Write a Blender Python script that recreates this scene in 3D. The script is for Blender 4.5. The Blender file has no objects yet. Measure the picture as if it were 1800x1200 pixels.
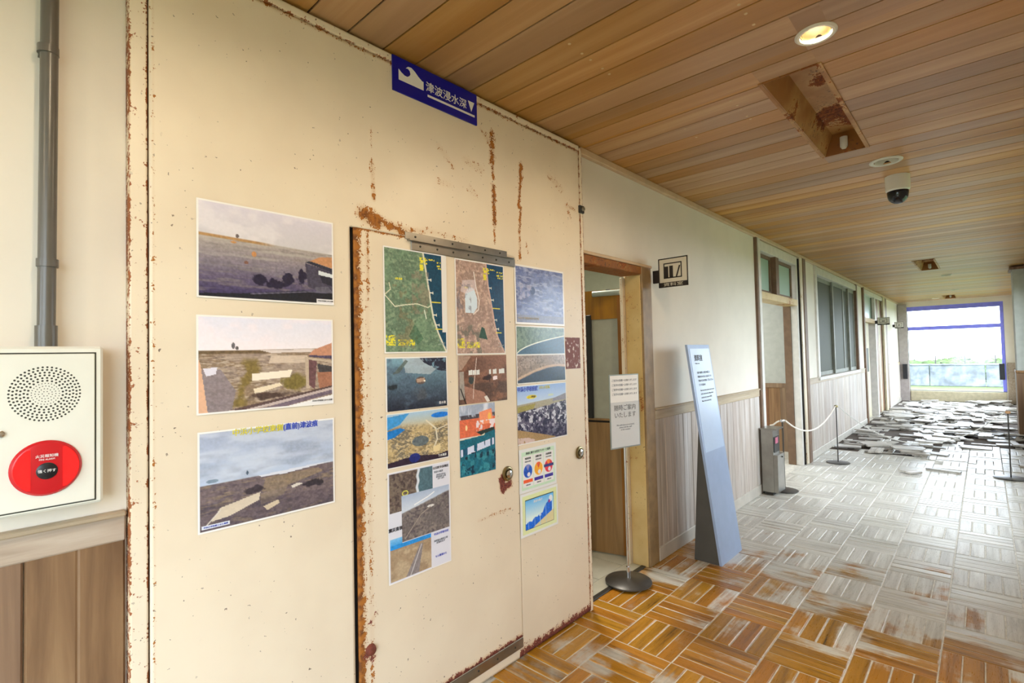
import bpy, math, random
import numpy as np
from mathutils import Vector, Matrix
random.seed(7)
R = math.radians
SC = bpy.context.scene
COL = SC.collection
PI = math.pi
def S(r, g, b):
    def f(c):
        c /= 255.0
        return c / 12.92 if c <= 0.04045 else ((c + 0.055) / 1.055) ** 2.4
    return (f(r), f(g), f(b), 1.0)

# ------------------------------------------------------------------ camera
cam_d = bpy.data.cameras.new('camera'); cam = bpy.data.objects.new('camera', cam_d); COL.objects.link(cam)
rt = Vector((0.73382216, 0.6789543, -0.02293671)); up = Vector((0.03645469, -0.00564127, 0.99931938)); fw = Vector((-0.6783628, 0.73415886, 0.02889075))
CAMZ = 1.5
M = Matrix((rt, up, -fw)).transposed().to_4x4(); M.translation = Vector((0, 0, CAMZ)); cam.matrix_world = M
cam_d.sensor_width = 36.0; cam_d.lens = 36.0 * 898.56 / 1800.0; cam_d.clip_start = 0.02; cam_d.clip_end = 500
SC.camera = cam
def project(x, y, z):
    d = Vector((x, y, z - CAMZ)); dep = d.dot(fw)
    return (900 + 898.56 * d.dot(rt) / dep, 600 - 898.56 * d.dot(up) / dep, dep) if dep > .05 else (-1e4, -1e4, dep)

# ------------------------------------------------------------------ world, sun, exposure
SKY = 5.0
wd = bpy.data.worlds.new('sky'); SC.world = wd; wd.use_nodes = True
nt = wd.node_tree; nt.nodes.clear()
o_ = nt.nodes.new('ShaderNodeOutputWorld'); b_ = nt.nodes.new('ShaderNodeBackground')
b_.inputs[0].default_value = (0.80, 0.91, 1.0, 1); b_.inputs[1].default_value = SKY
nt.links.new(b_.outputs[0], o_.inputs[0])
SC.view_settings.view_transform = 'Standard'; SC.view_settings.look = 'None'; SC.view_settings.gamma = 1
SC.view_settings.use_curve_mapping = False
SC.view_settings.exposure = 1.15
def portal(loc, rot, sx, sy):
    l = bpy.data.lights.new('window_portal', 'AREA'); l.shape = 'RECTANGLE'; l.size = sx; l.size_y = sy
    l.cycles.is_portal = True
    o = bpy.data.objects.new('window_portal', l); o.location = loc; o.rotation_euler = rot; COL.objects.link(o)

# ------------------------------------------------------------------ materials
MATS = {}
class NT:
    def __init__(s, name):
        s.m = bpy.data.materials.new(name); s.m.use_nodes = True; s.t = s.m.node_tree; s.t.nodes.clear()
        s.o = s.n('ShaderNodeOutputMaterial'); s.b = s.n('ShaderNodeBsdfPrincipled'); s.l(s.b.outputs[0], s.o.inputs[0])
        MATS[name] = s.m
    def n(s, k, **kw):
        x = s.t.nodes.new(k)
        for a, v in kw.items(): setattr(x, a, v)
        return x
    def l(s, a, b): s.t.links.new(a, b)
    def val(s, inp, v):
        if isinstance(v, bpy.types.NodeSocket): s.l(v, inp)
        else: inp.default_value = v
    def math(s, op, a, b=0.0, clamp=False):
        x = s.n('ShaderNodeMath', operation=op, use_clamp=clamp); s.val(x.inputs[0], a); s.val(x.inputs[1], b); return x.outputs[0]
    def mix(s, f, a, b, mode='MIX'):
        x = s.n('ShaderNodeMix', data_type='RGBA', blend_type=mode); s.val(x.inputs[0], f); s.val(x.inputs[6], a); s.val(x.inputs[7], b); return x.outputs[2]
    def noise(s, scale, detail=4, vec=None, rough=.55, dist=0):
        x = s.n('ShaderNodeTexNoise'); x.inputs['Scale'].default_value = scale; x.inputs['Detail'].default_value = detail
        x.inputs['Roughness'].default_value = rough; x.inputs['Distortion'].default_value = dist
        if vec is not None: s.l(vec, x.inputs['Vector'])
        return x.outputs['Fac']
    def ramp(s, f, st):
        x = s.n('ShaderNodeValToRGB'); s.l(f, x.inputs[0]); e = x.color_ramp.elements
        while len(e) < len(st): e.new(.5)
        for i, (p, c) in enumerate(st): e[i].position = p; e[i].color = c
        return x.outputs[0]
    def smooth(s, v, a, b):
        x = s.n('ShaderNodeMapRange', interpolation_type='SMOOTHSTEP'); s.val(x.inputs[0], v); x.inputs[1].default_value = a; x.inputs[2].default_value = b; return x.outputs[0]
    def coord(s, sc=(1, 1, 1), rnd=True):
        tc = s.n('ShaderNodeTexCoord'); mp = s.n('ShaderNodeMapping'); mp.inputs['Scale'].default_value = sc
        if rnd:
            r = s.rnd(); a = s.n('ShaderNodeVectorMath', operation='ADD'); c = s.n('ShaderNodeCombineXYZ')
            k = s.math('MULTIPLY', r, 37.0)
            for i in range(3): s.l(k, c.inputs[i])
            s.l(tc.outputs['Object'], a.inputs[0]); s.l(c.outputs[0], a.inputs[1]); s.l(a.outputs[0], mp.inputs[0])
        else: s.l(tc.outputs['Object'], mp.inputs[0])
        return mp.outputs[0]
    def rnd(s):
        a = s.n('ShaderNodeObjectInfo').outputs['Random']; g = s.n('ShaderNodeNewGeometry').outputs['Random Per Island']
        return s.math('FRACT', s.math('ADD', a, g))
    def bump(s, h, d=.3, dist=.003):
        x = s.n('ShaderNodeBump'); x.inputs['Strength'].default_value = d; x.inputs['Distance'].default_value = dist
        s.l(h, x.inputs['Height']); s.l(x.outputs[0], s.b.inputs['Normal'])
def plain(name, col, rough=.5, metal=0.0, var=.06, nscale=12, emit=None, es=0, bump=0, spec=.5):
    t = NT(name); n = t.noise(nscale, 5, t.coord(rnd=False))
    dk = tuple(c * (1 - var * 2) for c in col[:3]) + (1,)
    t.l(t.mix(t.smooth(n, .3, .7), dk, col), t.b.inputs['Base Color'])
    t.b.inputs['Roughness'].default_value = rough; t.b.inputs['Metallic'].default_value = metal
    t.b.inputs['Specular IOR Level'].default_value = spec
    if emit: t.b.inputs['Emission Color'].default_value = emit; t.b.inputs['Emission Strength'].default_value = es
    if bump: t.bump(n, bump)
    return t.m
def wood(name, cs, sc, rough=.5, var=.35, bump=.25, hue=.02, spec=.5):
    t = NT(name); v = t.coord(sc); n = t.noise(1.0, 7, v, .6, .6); r = t.rnd()
    c = t.ramp(n, [(.25 + .5 * i / (len(cs) - 1), x) for i, x in enumerate(cs)])
    h = t.n('ShaderNodeHueSaturation'); t.l(c, h.inputs['Color'])
    t.l(t.math('ADD', 1 - var / 2, t.math('MULTIPLY', r, var)), h.inputs['Value'])
    t.l(t.math('ADD', .5 - hue / 2, t.math('MULTIPLY', t.math('FRACT', t.math('MULTIPLY', r, 7.3)), hue)), h.inputs['Hue'])
    t.l(t.math('ADD', .85, t.math('MULTIPLY', t.math('FRACT', t.math('MULTIPLY', r, 13.7)), .3)), h.inputs['Saturation'])
    t.l(h.outputs[0], t.b.inputs['Base Color']); t.b.inputs['Roughness'].default_value = rough
    t.b.inputs['Specular IOR Level'].default_value = spec
    t.bump(n, bump); return t.m
# rusty painted steel; reads a painted-in wear attribute
def rusty(name, base, base2, attr=True, chips=.70, edge=0.0, rough=.38):
    t = NT(name); v = t.coord(rnd=False)
    n1 = t.noise(150, 5, v); n2 = t.noise(38, 4, v); n3 = t.noise(3, 3, v); n4 = t.noise(60, 2, v)
    if attr:
        a = t.n('ShaderNodeAttribute', attribute_name='wear'); f = a.outputs['Fac']
        sep = t.n('ShaderNodeSeparateColor'); t.l(a.outputs['Color'], sep.inputs[0]); f = sep.outputs[0]; dark = sep.outputs[1]
    else:
        f = t.math('MULTIPLY', t.smooth(n3, .45, .75), edge); dark = .5
    nn = t.smooth(t.math('ADD', t.math('MULTIPLY', n1, .45), t.math('MULTIPLY', n2, .55)), .30, .70)
    mk = t.math('MULTIPLY', t.smooth(t.math('ADD', f, nn), .98, 1.10), t.smooth(f, .04, .12))
    ch = t.math('MULTIPLY', t.smooth(n4, chips, chips + .02), t.smooth(t.noise(4.5, 2, v), .42, .6))
    paint = t.mix(t.smooth(n3, .35, .65), base, base2)
    stain = t.math('MULTIPLY', t.smooth(f, .12, .8), .55)
    paint = t.mix(stain, paint, S(196, 146, 72))
    rust = t.mix(t.smooth(n2, .35, .62), S(104, 58, 20), S(168, 104, 34))
    rust = t.mix(dark, rust, t.mix(t.smooth(n1, .4, .6), S(84, 34, 26), S(140, 70, 55)))
    c = t.mix(mk, paint, rust); c = t.mix(t.math('MULTIPLY', ch, .8), c, S(70, 44, 30))
    t.l(c, t.b.inputs['Base Color'])
    t.l(t.math('ADD', rough, t.math('MULTIPLY', mk, .4)), t.b.inputs['Roughness'])
    t.bump(t.math('SUBTRACT', t.math('MULTIPLY', n3, .5), t.math('MULTIPLY', mk, .4)), .25, .002)
    return t.m

plain('plaster', S(229, 221, 206), .75, var=.03, nscale=3, bump=.05)
rusty('panel_paint', S(235, 222, 198), S(230, 216, 192))
rusty('frame_paint', S(222, 208, 184), S(212, 198, 172), attr=False, chips=.69, edge=.42)
rusty('frame_paint_worn', S(206, 180, 124), S(192, 160, 100), attr=False, chips=.66, edge=.62)
rusty('rust_edge', S(150, 96, 34), S(120, 68, 24), attr=False, chips=.6, edge=1.3, rough=.7)
plain('dark_gap', S(26, 18, 12), .9)
plain('brown_trim', S(120, 92, 68), .55, var=.12)
plain('architrave_tan', S(152, 124, 84), .5, var=.15)
plain('end_grey', S(172, 162, 156), .6, var=.08)
plain('white_trim', S(214, 208, 198), .5, var=.06)
plain('ceiling_trim', S(206, 178, 142), .5, var=.06)
wood('ceiling_wood', [S(156, 110, 56), S(174, 129, 74), S(194, 153, 100)], (.45, 9, 9), .42, .40, .08, .004)
wood('wainscot_wood', [S(150, 134, 118), S(184, 171, 158), S(210, 203, 196)], (30, 14, 1.1), .5, .2, .2, .01)
wood('rail_wood', [S(150, 132, 108), S(178, 160, 136), S(196, 184, 164)], (30, 1.5, 26), .5, .1, .1)
wood('brown_wood', [S(96, 66, 44), S(128, 94, 66), S(150, 116, 84)], (30, 18, 1.2), .5, .3, .2)
wood('door_wood', [S(112, 74, 28), S(142, 98, 42), S(160, 114, 54)], (18, 18, 1.4), .35, .08, .1)
plain('base_board', S(200, 192, 178), .45, var=.08, nscale=8)
def floor_mat(name, sc):
    t = NT(name); v = t.coord(sc); n = t.noise(1.0, 8, v, .62, .5); r = t.rnd()
    g = t.n('ShaderNodeNewGeometry'); sp = t.n('ShaderNodeSeparateXYZ'); t.l(g.outputs['Position'], sp.inputs[0])
    big = t.noise(2.6, 5, g.outputs['Position'], .6)
    orange = t.ramp(n, [(.27, S(62, 40, 16)), (.35, S(138, 92, 22)), (.5, S(172, 118, 28)), (.66, S(184, 128, 40)), (.78, S(198, 158, 94))])
    bare = t.ramp(n, [(.25, S(158, 152, 140)), (.5, S(200, 196, 186)), (.75, S(222, 220, 212))])  # bare worn wood, with window glare also lightened into its colour
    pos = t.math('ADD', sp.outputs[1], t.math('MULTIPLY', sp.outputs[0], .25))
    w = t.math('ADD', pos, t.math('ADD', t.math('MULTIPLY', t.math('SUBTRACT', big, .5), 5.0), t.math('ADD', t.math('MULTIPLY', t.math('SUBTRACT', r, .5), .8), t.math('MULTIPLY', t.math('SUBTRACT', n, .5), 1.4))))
    mk = t.math('MAXIMUM', t.smooth(w, 2.9, 3.7), t.smooth(t.math('MULTIPLY', w, -1.0), -1.7, -.8))  # pale near end is unseen floor, made bare to cut orange bounce
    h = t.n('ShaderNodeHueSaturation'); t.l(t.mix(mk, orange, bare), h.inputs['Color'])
    t.l(t.math('ADD', .9, t.math('MULTIPLY', r, .16)), h.inputs['Value']); t.l(t.math('ADD', .493, t.math('MULTIPLY', t.math('FRACT', t.math('MULTIPLY', r, 5.1)), .016)), h.inputs['Hue'])
    t.l(h.outputs[0], t.b.inputs['Base Color'])
    t.l(t.math('ADD', .16, t.math('MULTIPLY', t.noise(14, 4, v), .3)), t.b.inputs['Roughness'])
    t.bump(n, .35, .002); return t.m
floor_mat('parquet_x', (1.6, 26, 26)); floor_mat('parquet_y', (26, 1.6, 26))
plain('subfloor_dark', S(84, 70, 58), .8, var=.2)
plain('floor_bed', S(222, 216, 202), .7, var=.15, nscale=20, bump=.3)
wood('loose_wood', [S(128, 118, 106), S(178, 172, 162), S(214, 210, 204)], (3, 24, 24), .36, .6, .25)
plain('room_wall', S(188, 192, 176), .8, var=.04)
plain('grey_wall', S(184, 184, 174), .8, var=.05)
plain('room_floor', S(196, 194, 180), .35, var=.05)
plain('leaf_pane', S(158, 160, 148), .3, var=.05)
plain('steel', S(168, 164, 156), .28, 1.0, var=.12, nscale=6)
plain('steel_dark', S(70, 68, 64), .45, .6)
plain('chrome', S(215, 215, 215), .12, 1.0)
plain('brass_knob', S(166, 152, 112), .3, 1.0, var=.2)
plain('chipped_red', S(128, 62, 46), .6, var=.2, nscale=60)
plain('pipe_grey', S(96, 92, 84), .3)
plain('alarm_white', S(226, 226, 214), .35, var=.015)
plain('hole_dark', S(60, 60, 50), .7)
plain('alarm_red', S(196, 18, 30), .25, var=.04)
plain('alarm_lens', S(250, 20, 24), .15, emit=S(255, 20, 20), es=.55)
plain('black', S(18, 18, 24), .35)
plain('sign_blue', S(8, 14, 150), .3, var=.02)
plain('white_print', S(240, 240, 238), .4, var=.0)
plain('yellow_print', S(226, 214, 50), .4, var=.0)
plain('blue_print', S(42, 70, 190), .4, var=.0)
plain('dark_print', S(48, 48, 56), .5, var=.0)
plain('grey_print', S(120, 126, 136), .5, var=.0)
plain('paper', S(238, 236, 232), .3, var=.01)
plain('totem_grey', S(158, 178, 210), .35, .1, var=.03)
plain('totem_side', S(74, 72, 66), .5)
plain('totem_plate', S(198, 220, 248), .2, var=.015)
plain('stand_base', S(84, 82, 80), .35, .5)
plain('rope_white', S(236, 228, 212), .6)
plain('rope_far', S(214, 212, 204), .6)
plain('wood_knob', S(186, 140, 96), .4)
plain('sign_beige', S(206, 198, 178), .45, var=.02)
plain('sign_black', S(30, 22, 18), .4)
plain('closer_grey', S(150, 160, 154), .35, .3)
plain('window_blue', S(136, 138, 246), .4, var=.05)
plain('sash_grey', S(132, 132, 118), .5, var=.1)
plain('sill_wall', S(196, 184, 152), .6, var=.1)
plain('pink_label', S(190, 96, 120), .5)
plain('lamp_ring', S(214, 212, 196), .4)
plain('lamp_can', S(176, 152, 108), .35)
plain('bulb', S(255, 240, 210), .4, emit=(1, .86, .66, 1), es=7)
plain('bulb_cool', S(230, 236, 240), .3)
plain('dome_dark', S(20, 24, 34), .08)
rusty('trough_rust', S(158, 108, 50), S(196, 158, 98), attr=False, chips=.6, edge=1.7, rough=.55)
plain('grass', S(92, 108, 56), .9, var=.2, nscale=6)
plain('hedge', S(84, 108, 56), .9, var=.3, nscale=3)
plain('concrete', S(132, 138, 146), .8, var=.3, nscale=2.5)
plain('outside_wall', S(210, 208, 200), .8)
plain('putty', S(206, 178, 128), .5)
def glassy(name, col, alpha, rough=.05, refl=1.0):
    t = NT(name); t.t.nodes.remove(t.b)
    tr = t.n('ShaderNodeBsdfTransparent'); tr.inputs[0].default_value = col
    gl = t.n('ShaderNodeBsdfGlossy'); gl.inputs['Roughness'].default_value = rough
    df = t.n('ShaderNodeBsdfDiffuse'); df.inputs[0].default_value = col
    lw = t.n('ShaderNodeLayerWeight'); lw.inputs['Blend'].default_value = .5; fr = t.math('ADD', .04, t.math('MULTIPLY', t.math('POWER', lw.outputs['Facing'], 5.0), .9)); fr = t.math('MULTIPLY', fr, refl); m1 = t.n('ShaderNodeMixShader'); m2 = t.n('ShaderNodeMixShader')
    m1.inputs[0].default_value = alpha; t.l(tr.outputs[0], m1.inputs[1]); t.l(df.outputs[0], m1.inputs[2])
    t.l(fr, m2.inputs[0]); t.l(m1.outputs[0], m2.inputs[1]); t.l(gl.outputs[0], m2.inputs[2]); t.l(m2.outputs[0], t.o.inputs[0])
glassy('clear_glass', (.97, .98, 1, 1), 0.0)
glassy('frosted_pane', S(176, 206, 190), .8, .3)
glassy('dusty_pane', S(100, 102, 90), .75, .45, .25)
glassy('acrylic', (.96, .97, .98, 1), .06)
def print_mat(name, rough=.22):
    t = NT(name); a = t.n('ShaderNodeAttribute', attribute_name='Col'); t.l(a.outputs['Color'], t.b.inputs['Base Color'])
    t.b.inputs['Roughness'].default_value = rough; return t.m
print_mat('photo_print')

# ------------------------------------------------------------------ object helpers
WL = {}
def wl(o): return WL.get(o.name, Vector((0, 0, 0)))
def link(name, data, parent=None, loc=(0, 0, 0)):
    o = bpy.data.objects.new(name, data); COL.objects.link(o)
    if parent is not None: o.parent = parent
    o.location = Vector(loc) - (wl(parent) if parent is not None else Vector((0, 0, 0)))
    WL[o.name] = Vector(loc); return o
def tag(o, label=None, cat=None, group=None, kind=None):
    for k, v in (('label', label), ('category', cat), ('group', group), ('kind', kind)):
        if v: o[k] = v
    return o
def thing(name, loc, label, cat, group=None): return tag(link(name, None, None, loc), label, cat, group)
class MB:
    def __init__(s): s.v = []; s.f = []; s.sm = False
    def add(s, vs, fs):
        k = len(s.v); s.v += [tuple(v) for v in vs]; s.f += [tuple(i + k for i in f) for f in fs]; return s
    def box(s, x0, x1, y0, y1, z0, z1):
        return s.add([(x, y, z) for x in (x0, x1) for y in (y0, y1) for z in (z0, z1)],
                     [(0, 1, 3, 2), (4, 6, 7, 5), (0, 4, 5, 1), (2, 3, 7, 6), (0, 2, 6, 4), (1, 5, 7, 3)])
    def prism(s, poly, a0, a1, axis):  # poly in the other two axes (cyclic order)
        n = len(poly); vs = []
        for a in (a0, a1):
            for p, q in poly: vs.append({0: (a, p, q), 1: (p, a, q), 2: (p, q, a)}[axis])
        return s.add(vs, [tuple(range(n)), tuple(range(2 * n - 1, n - 1, -1))] + [(i, (i + 1) % n, n + (i + 1) % n, n + i) for i in range(n)])
    def lathe(s, c, prof, axis=2, n=32, sign=1):  # prof: (r, h)
        vs = []; fs = []
        for r, h in prof:
            for i in range(n):
                a = 2 * PI * i / n; u, w = r * math.cos(a), r * math.sin(a)
                p = {2: (u, w, h * sign), 0: (h * sign, u, w), 1: (u, h * sign, w)}[axis]
                vs.append((c[0] + p[0], c[1] + p[1], c[2] + p[2]))
        for j in range(len(prof) - 1):
            for i in range(n): fs.append((j * n + i, j * n + (i + 1) % n, (j + 1) * n + (i + 1) % n, (j + 1) * n + i))
        fs.append(tuple(range(n - 1, -1, -1))); m = (len(prof) - 1) * n; fs.append(tuple(range(m, m + n)))
        s.sm = True; return s.add(vs, fs)
    def tube(s, pts, r, n=10):
        vs = []; fs = []; P = [Vector(p) for p in pts]
        for j, p in enumerate(P):
            d = (P[min(j + 1, len(P) - 1)] - P[max(j - 1, 0)]).normalized()
            a = d.cross(Vector((0, 0, 1))) if abs(d.z) < .95 else d.cross(Vector((1, 0, 0))); a.normalize(); b = d.cross(a)
            for i in range(n): t = 2 * PI * i / n; vs.append(p + a * (r * math.cos(t)) + b * (r * math.sin(t)))
        for j in range(len(P) - 1):
            for i in range(n): fs.append((j * n + i, j * n + (i + 1) % n, (j + 1) * n + (i + 1) % n, (j + 1) * n + i))
        fs.append(tuple(range(n))); m = (len(P) - 1) * n; fs.append(tuple(range(m + n - 1, m - 1, -1)))
        s.sm = True; return s.add(vs, fs)
    def mesh(s, name, m, off=Vector((0, 0, 0)), bevel=0):
        me = bpy.data.meshes.new(name); me.from_pydata([tuple(Vector(v) - off) for v in s.v], [], s.f); me.update()
        import bmesh
        bm = bmesh.new(); bm.from_mesh(me); bmesh.ops.recalc_face_normals(bm, faces=bm.faces)
        if bevel: bmesh.ops.bevel(bm, geom=list(bm.edges), offset=bevel, segments=1, affect='EDGES', clamp_overlap=True)
        bm.to_mesh(me); bm.free()
        me.materials.append(MATS[m])
        if s.sm:
            me.polygons.foreach_set('use_smooth', [True] * len(me.polygons)); me.set_sharp_from_angle(angle=R(35))
        return me
    def build(s, name, m, parent=None, bevel=0, origin=None):
        if parent is not None: off = wl(parent)
        else: off = Vector(origin) if origin else Vector((0, 0, 0))
        return link(name, s.mesh(name, m, off, bevel), parent, off)
def B(*a): return MB().box(*a)
def struct(o): o['kind'] = 'structure'; return o
def cells(x0, x1, holes0):  # split points
    return sorted({x0, x1, *[h for h in holes0 if x0 < h < x1]})
def text(body, size, m, parent, org, xa, ya, name='lettering', align='CENTER', bold=0.0, ext=.0004, sx=1.0):
    c = bpy.data.curves.new(name, 'FONT'); c.body = body; c.size = size; c.align_x = align; c.align_y = 'CENTER'; c.extrude = ext; c.offset = bold; c.resolution_u = 2
    t = bpy.data.objects.new(name, c); COL.objects.link(t); bpy.context.view_layer.update()
    me = bpy.data.meshes.new_from_object(t.evaluated_get(bpy.context.evaluated_depsgraph_get()))
    bpy.data.objects.remove(t); bpy.data.curves.remove(c)
    xa = Vector(xa); ya = Vector(ya); za = xa.cross(ya)
    me.transform(Matrix((xa * sx, ya, za)).transposed().to_4x4()); me.materials.clear(); me.materials.append(MATS[m]); me.name = name
    o = link(name, me, parent, org); return o
YP, ZP, XP = (0, 1, 0), (0, 0, 1), (1, 0, 0)

W, PN, H = -1.79, -1.746, 2.765   # plaster face, fire door face, ceiling height
Y0, YE = -4.0, 18.06
XR = 0.62
# ------------------------------------------------------------------ walls of the corridor
def wall_with_holes(xa, xb, ya, yb, za, zb, holes, axis='x'):
    mb = MB(); ys = cells(ya, yb, [h for q in holes for h in q[:2]]); zs = cells(za, zb, [h for q in holes for h in q[2:]])
    for i in range(len(ys) - 1):
        for j in range(len(zs) - 1):
            yc, zc = (ys[i] + ys[i + 1]) / 2, (zs[j] + zs[j + 1]) / 2
            if any(h[0] < yc < h[1] and h[2] < zc < h[3] for h in holes): continue
            if axis == 'x': mb.box(xa, xb, ys[i], ys[i + 1], zs[j], zs[j + 1])
            else: mb.box(ys[i], ys[i + 1], xa, xb, zs[j], zs[j + 1])
    return mb
LH = [(2.40, 3.325, 0, 2.115), (5.90, 7.50, 0, 2.62), (8.50, 11.62, 1.08, 2.66), (12.45, 15.0, 0, 2.66)]
wall_left = struct(wall_with_holes(W - .15, W, Y0, YE, 0, H, LH).build('wall_left', 'plaster'))
RH = [(-3.3, -.5, .25, 2.5), (4.75, 7.55, .85, 2.45), (8.9, 11.2, .85, 2.45), (12.1, 14.6, .25, 2.5), (14.9, 17.5, .25, 2.5)]  # first opening is unseen, added to brighten the fire door
wall_right = struct(wall_with_holes(XR, XR + .15, Y0, YE, 0, H, RH).build('wall_right', 'plaster'))
wall_far = struct(wall_with_holes(YE, YE + .15, W - .15, XR + .15, 0, H, [(-1.60, .38, .29, 2.62)], 'y').build('wall_far', 'plaster'))
wall_back = struct(wall_with_holes(Y0 - .15, Y0, W - .15, XR + .15, 0, H, [(-1.5, .4, .1, 2.5)], 'y').build('wall_back', 'plaster'))

# ceiling: boards one by one, running across the corridor
TR = [(-.735, -.495, 2.57, 3.87), (-.735, -.495, 9.5, 10.83), (-.735, -.495, 16.6, 17.75)]
DL = [(-.452, 2.326, .075, 'lit'), (-.447, 4.262, .095, 'off'), (-.452, 11.9, .08, 'off'), (-.9, 17.4, .08, 'on'), (-.452, -1.6, .075, 'lit'), (-.452, .36, .075, 'lit'), (-.45, 15.2, .08, 'off')]  # lit ones behind and above the camera are unseen, added as warm fill
HC = TR + [(x - r * .68, x + r * .68, y - r * .68, y + r * .68) for x, y, r, k in DL]
ceiling = struct(wall_with_holes(H + .03, H + .05, W - .15, XR + .15, Y0 - .15, YE + .15, [], 'x').mesh('x', 'dark_gap') and
                 MB().box(W - .15, XR + .15, Y0 - .15, YE + .15, H + .21, H + .25).build('ceiling', 'dark_gap'))
bk = MB(); xs = cells(W - .1, XR + .1, [a for h in HC for a in h[:2]]); yy = cells(Y0, YE, [a for h in HC for a in h[2:]])
for i in range(len(xs) - 1):
    for j in range(len(yy) - 1):
        xc, yc = (xs[i] + xs[i + 1]) / 2, (yy[j] + yy[j + 1]) / 2
        if not any(h[0] < xc < h[1] and h[2] < yc < h[3] for h in HC): bk.box(xs[i], xs[i + 1], yy[j], yy[j + 1], H + .009, H + .02)
bk.build('board_backing', 'dark_gap', ceiling)
bw = .1583; k0 = int((Y0 - 1.6456) / bw) - 1
cmesh = None; far_cnt = 0
for k in range(k0, 104):
    y0 = 1.6456 + k * bw + .0035; y1 = y0 + bw - .007
    if y1 < Y0: continue
    y1 = min(y1, YE); hs = [h for h in HC if h[2] < y1 and h[3] > y0]
    ch = .0012
    if not hs:
        if cmesh is None or y1 - y0 < bw - .01:
            q = [(y0, H + ch), (y0 + ch, H), (y1 - ch, H), (y1, H + ch), (y1, H + .0085), (y0, H + .0085)]
            me = MB().prism(q, W - .1, XR + .1, 0).mesh('plank', 'ceiling_wood', Vector((0, y0, H)))
            if cmesh is None: cmesh = me
        else: me = cmesh
        link('plank', me, ceiling, (0, y0, H))
    else:
        mb = MB(); xs = cells(W - .1, XR + .1, [a for h in hs for a in h[:2]]); yy = cells(y0, y1, [a for h in hs for a in h[2:]])
        for i in range(len(xs) - 1):
            for j in range(len(yy) - 1):
                xc, yc = (xs[i] + xs[i + 1]) / 2, (yy[j] + yy[j + 1]) / 2
                if not any(h[0] < xc < h[1] and h[2] < yc < h[3] for h in hs): mb.box(xs[i], xs[i + 1], yy[j], yy[j + 1], H, H + .0085)
        mb.build('plank', 'ceiling_wood', ceiling)
for x, y in [(-1.196, 1.68), (-1.198, 1.771), (-1.198, 1.835), (-1.198, 1.928), (-1.201, 1.989), (-.614, 1.928), (-.613, 1.998), (-.613, 2.087), (-.898, 2.64), (-.891, 2.715), (-.893, 2.773), (-.896, 2.878), (-.894, 2.927), (-1.201, 2.783), (-1.203, 2.943)]:
    MB().lathe((x, y, H + .002), [(.0075, 0), (.006, -.0035)], 2, 12).build('nail_plug', 'putty', ceiling)

# cornice strips
struct(B(W, -1.758, 2.56, YE, 2.722, H).build('trim_1', 'ceiling_trim', bevel=.004))
struct(B(W, -1.758, Y0, .32, 2.722, H).build('trim_2', 'ceiling_trim', bevel=.004))
# wainscot: boards, rail and skirting
def wainscot(parent, ya, yb, x=W, m='wainscot_wood', first=None, bwid=.153, railn='rail'):
    n = max(1, round((yb - ya) / bwid)); w = (yb - ya) / n; me = None
    for i in range(n):
        y = ya + i * w
        if me is None:
            q = [(x, y + .001), (x + .008, y + .001), (x + .014, y + .006), (x + .014, y + w / 2 - .005), (x + .0115, y + w / 2), (x + .014, y + w / 2 + .005), (x + .014, y + w - .006), (x + .008, y + w - .001), (x, y + w - .001)]
            me = MB().prism(q, .095, 1.03, 2).mesh('board', m, Vector((x, y, 0)))
        link('board', me, parent, (x, y, 0))
    B(x, x + .018, ya, yb, 1.015, 1.085).build(railn, 'rail_wood', parent, bevel=.004)
    B(x, x + .03, ya, yb, 1.083, 1.098).build('rail_cap', 'rail_wood', parent, bevel=.004)
    B(x, x + .022, ya, yb, 0, .10).build('skirting', 'base_board', parent, bevel=.004)
wainscot(wall_left, Y0, .318, m='brown_wood', bwid=.21)
wainscot(wall_left, 3.43, 5.77)
wainscot(wall_left, 7.79, 12.30)
wainscot(wall_left, 15.75, 18.0)
# far wall wainscot right and left of the end window, and its low wall
struct(B(.40, .60, YE - .02, YE, .0, 1.05).build('trim_3', 'rail_wood', bevel=.004))
struct(B(-1.56, .37, YE - .05, YE, .02, .285).build('trim_4', 'sill_wall', bevel=.006))
struct(B(-1.78, -1.575, YE - .06, YE, .0, 2.70).build('trim_5', 'end_grey', bevel=.006))

# pillar at right
pil = tag(link('pillar', None, None, (.36, 11.4, 0)), kind='structure')
B(.362, XR, 11.42, 11.95, 0, 2.70).build('shaft', 'grey_wall', pil, bevel=.004)
B(.352, XR, 11.405, 11.96, 0, 1.05).build('wainscot_panel', 'brown_wood', pil, bevel=.004)
B(.345, XR, 11.395, 11.97, 1.05, 1.09).build('rail', 'brown_wood', pil, bevel=.006)
B(.33, XR, 11.38, 11.98, 2.70, 2.74).build('cap', 'brown_wood', pil, bevel=.004)

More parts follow.
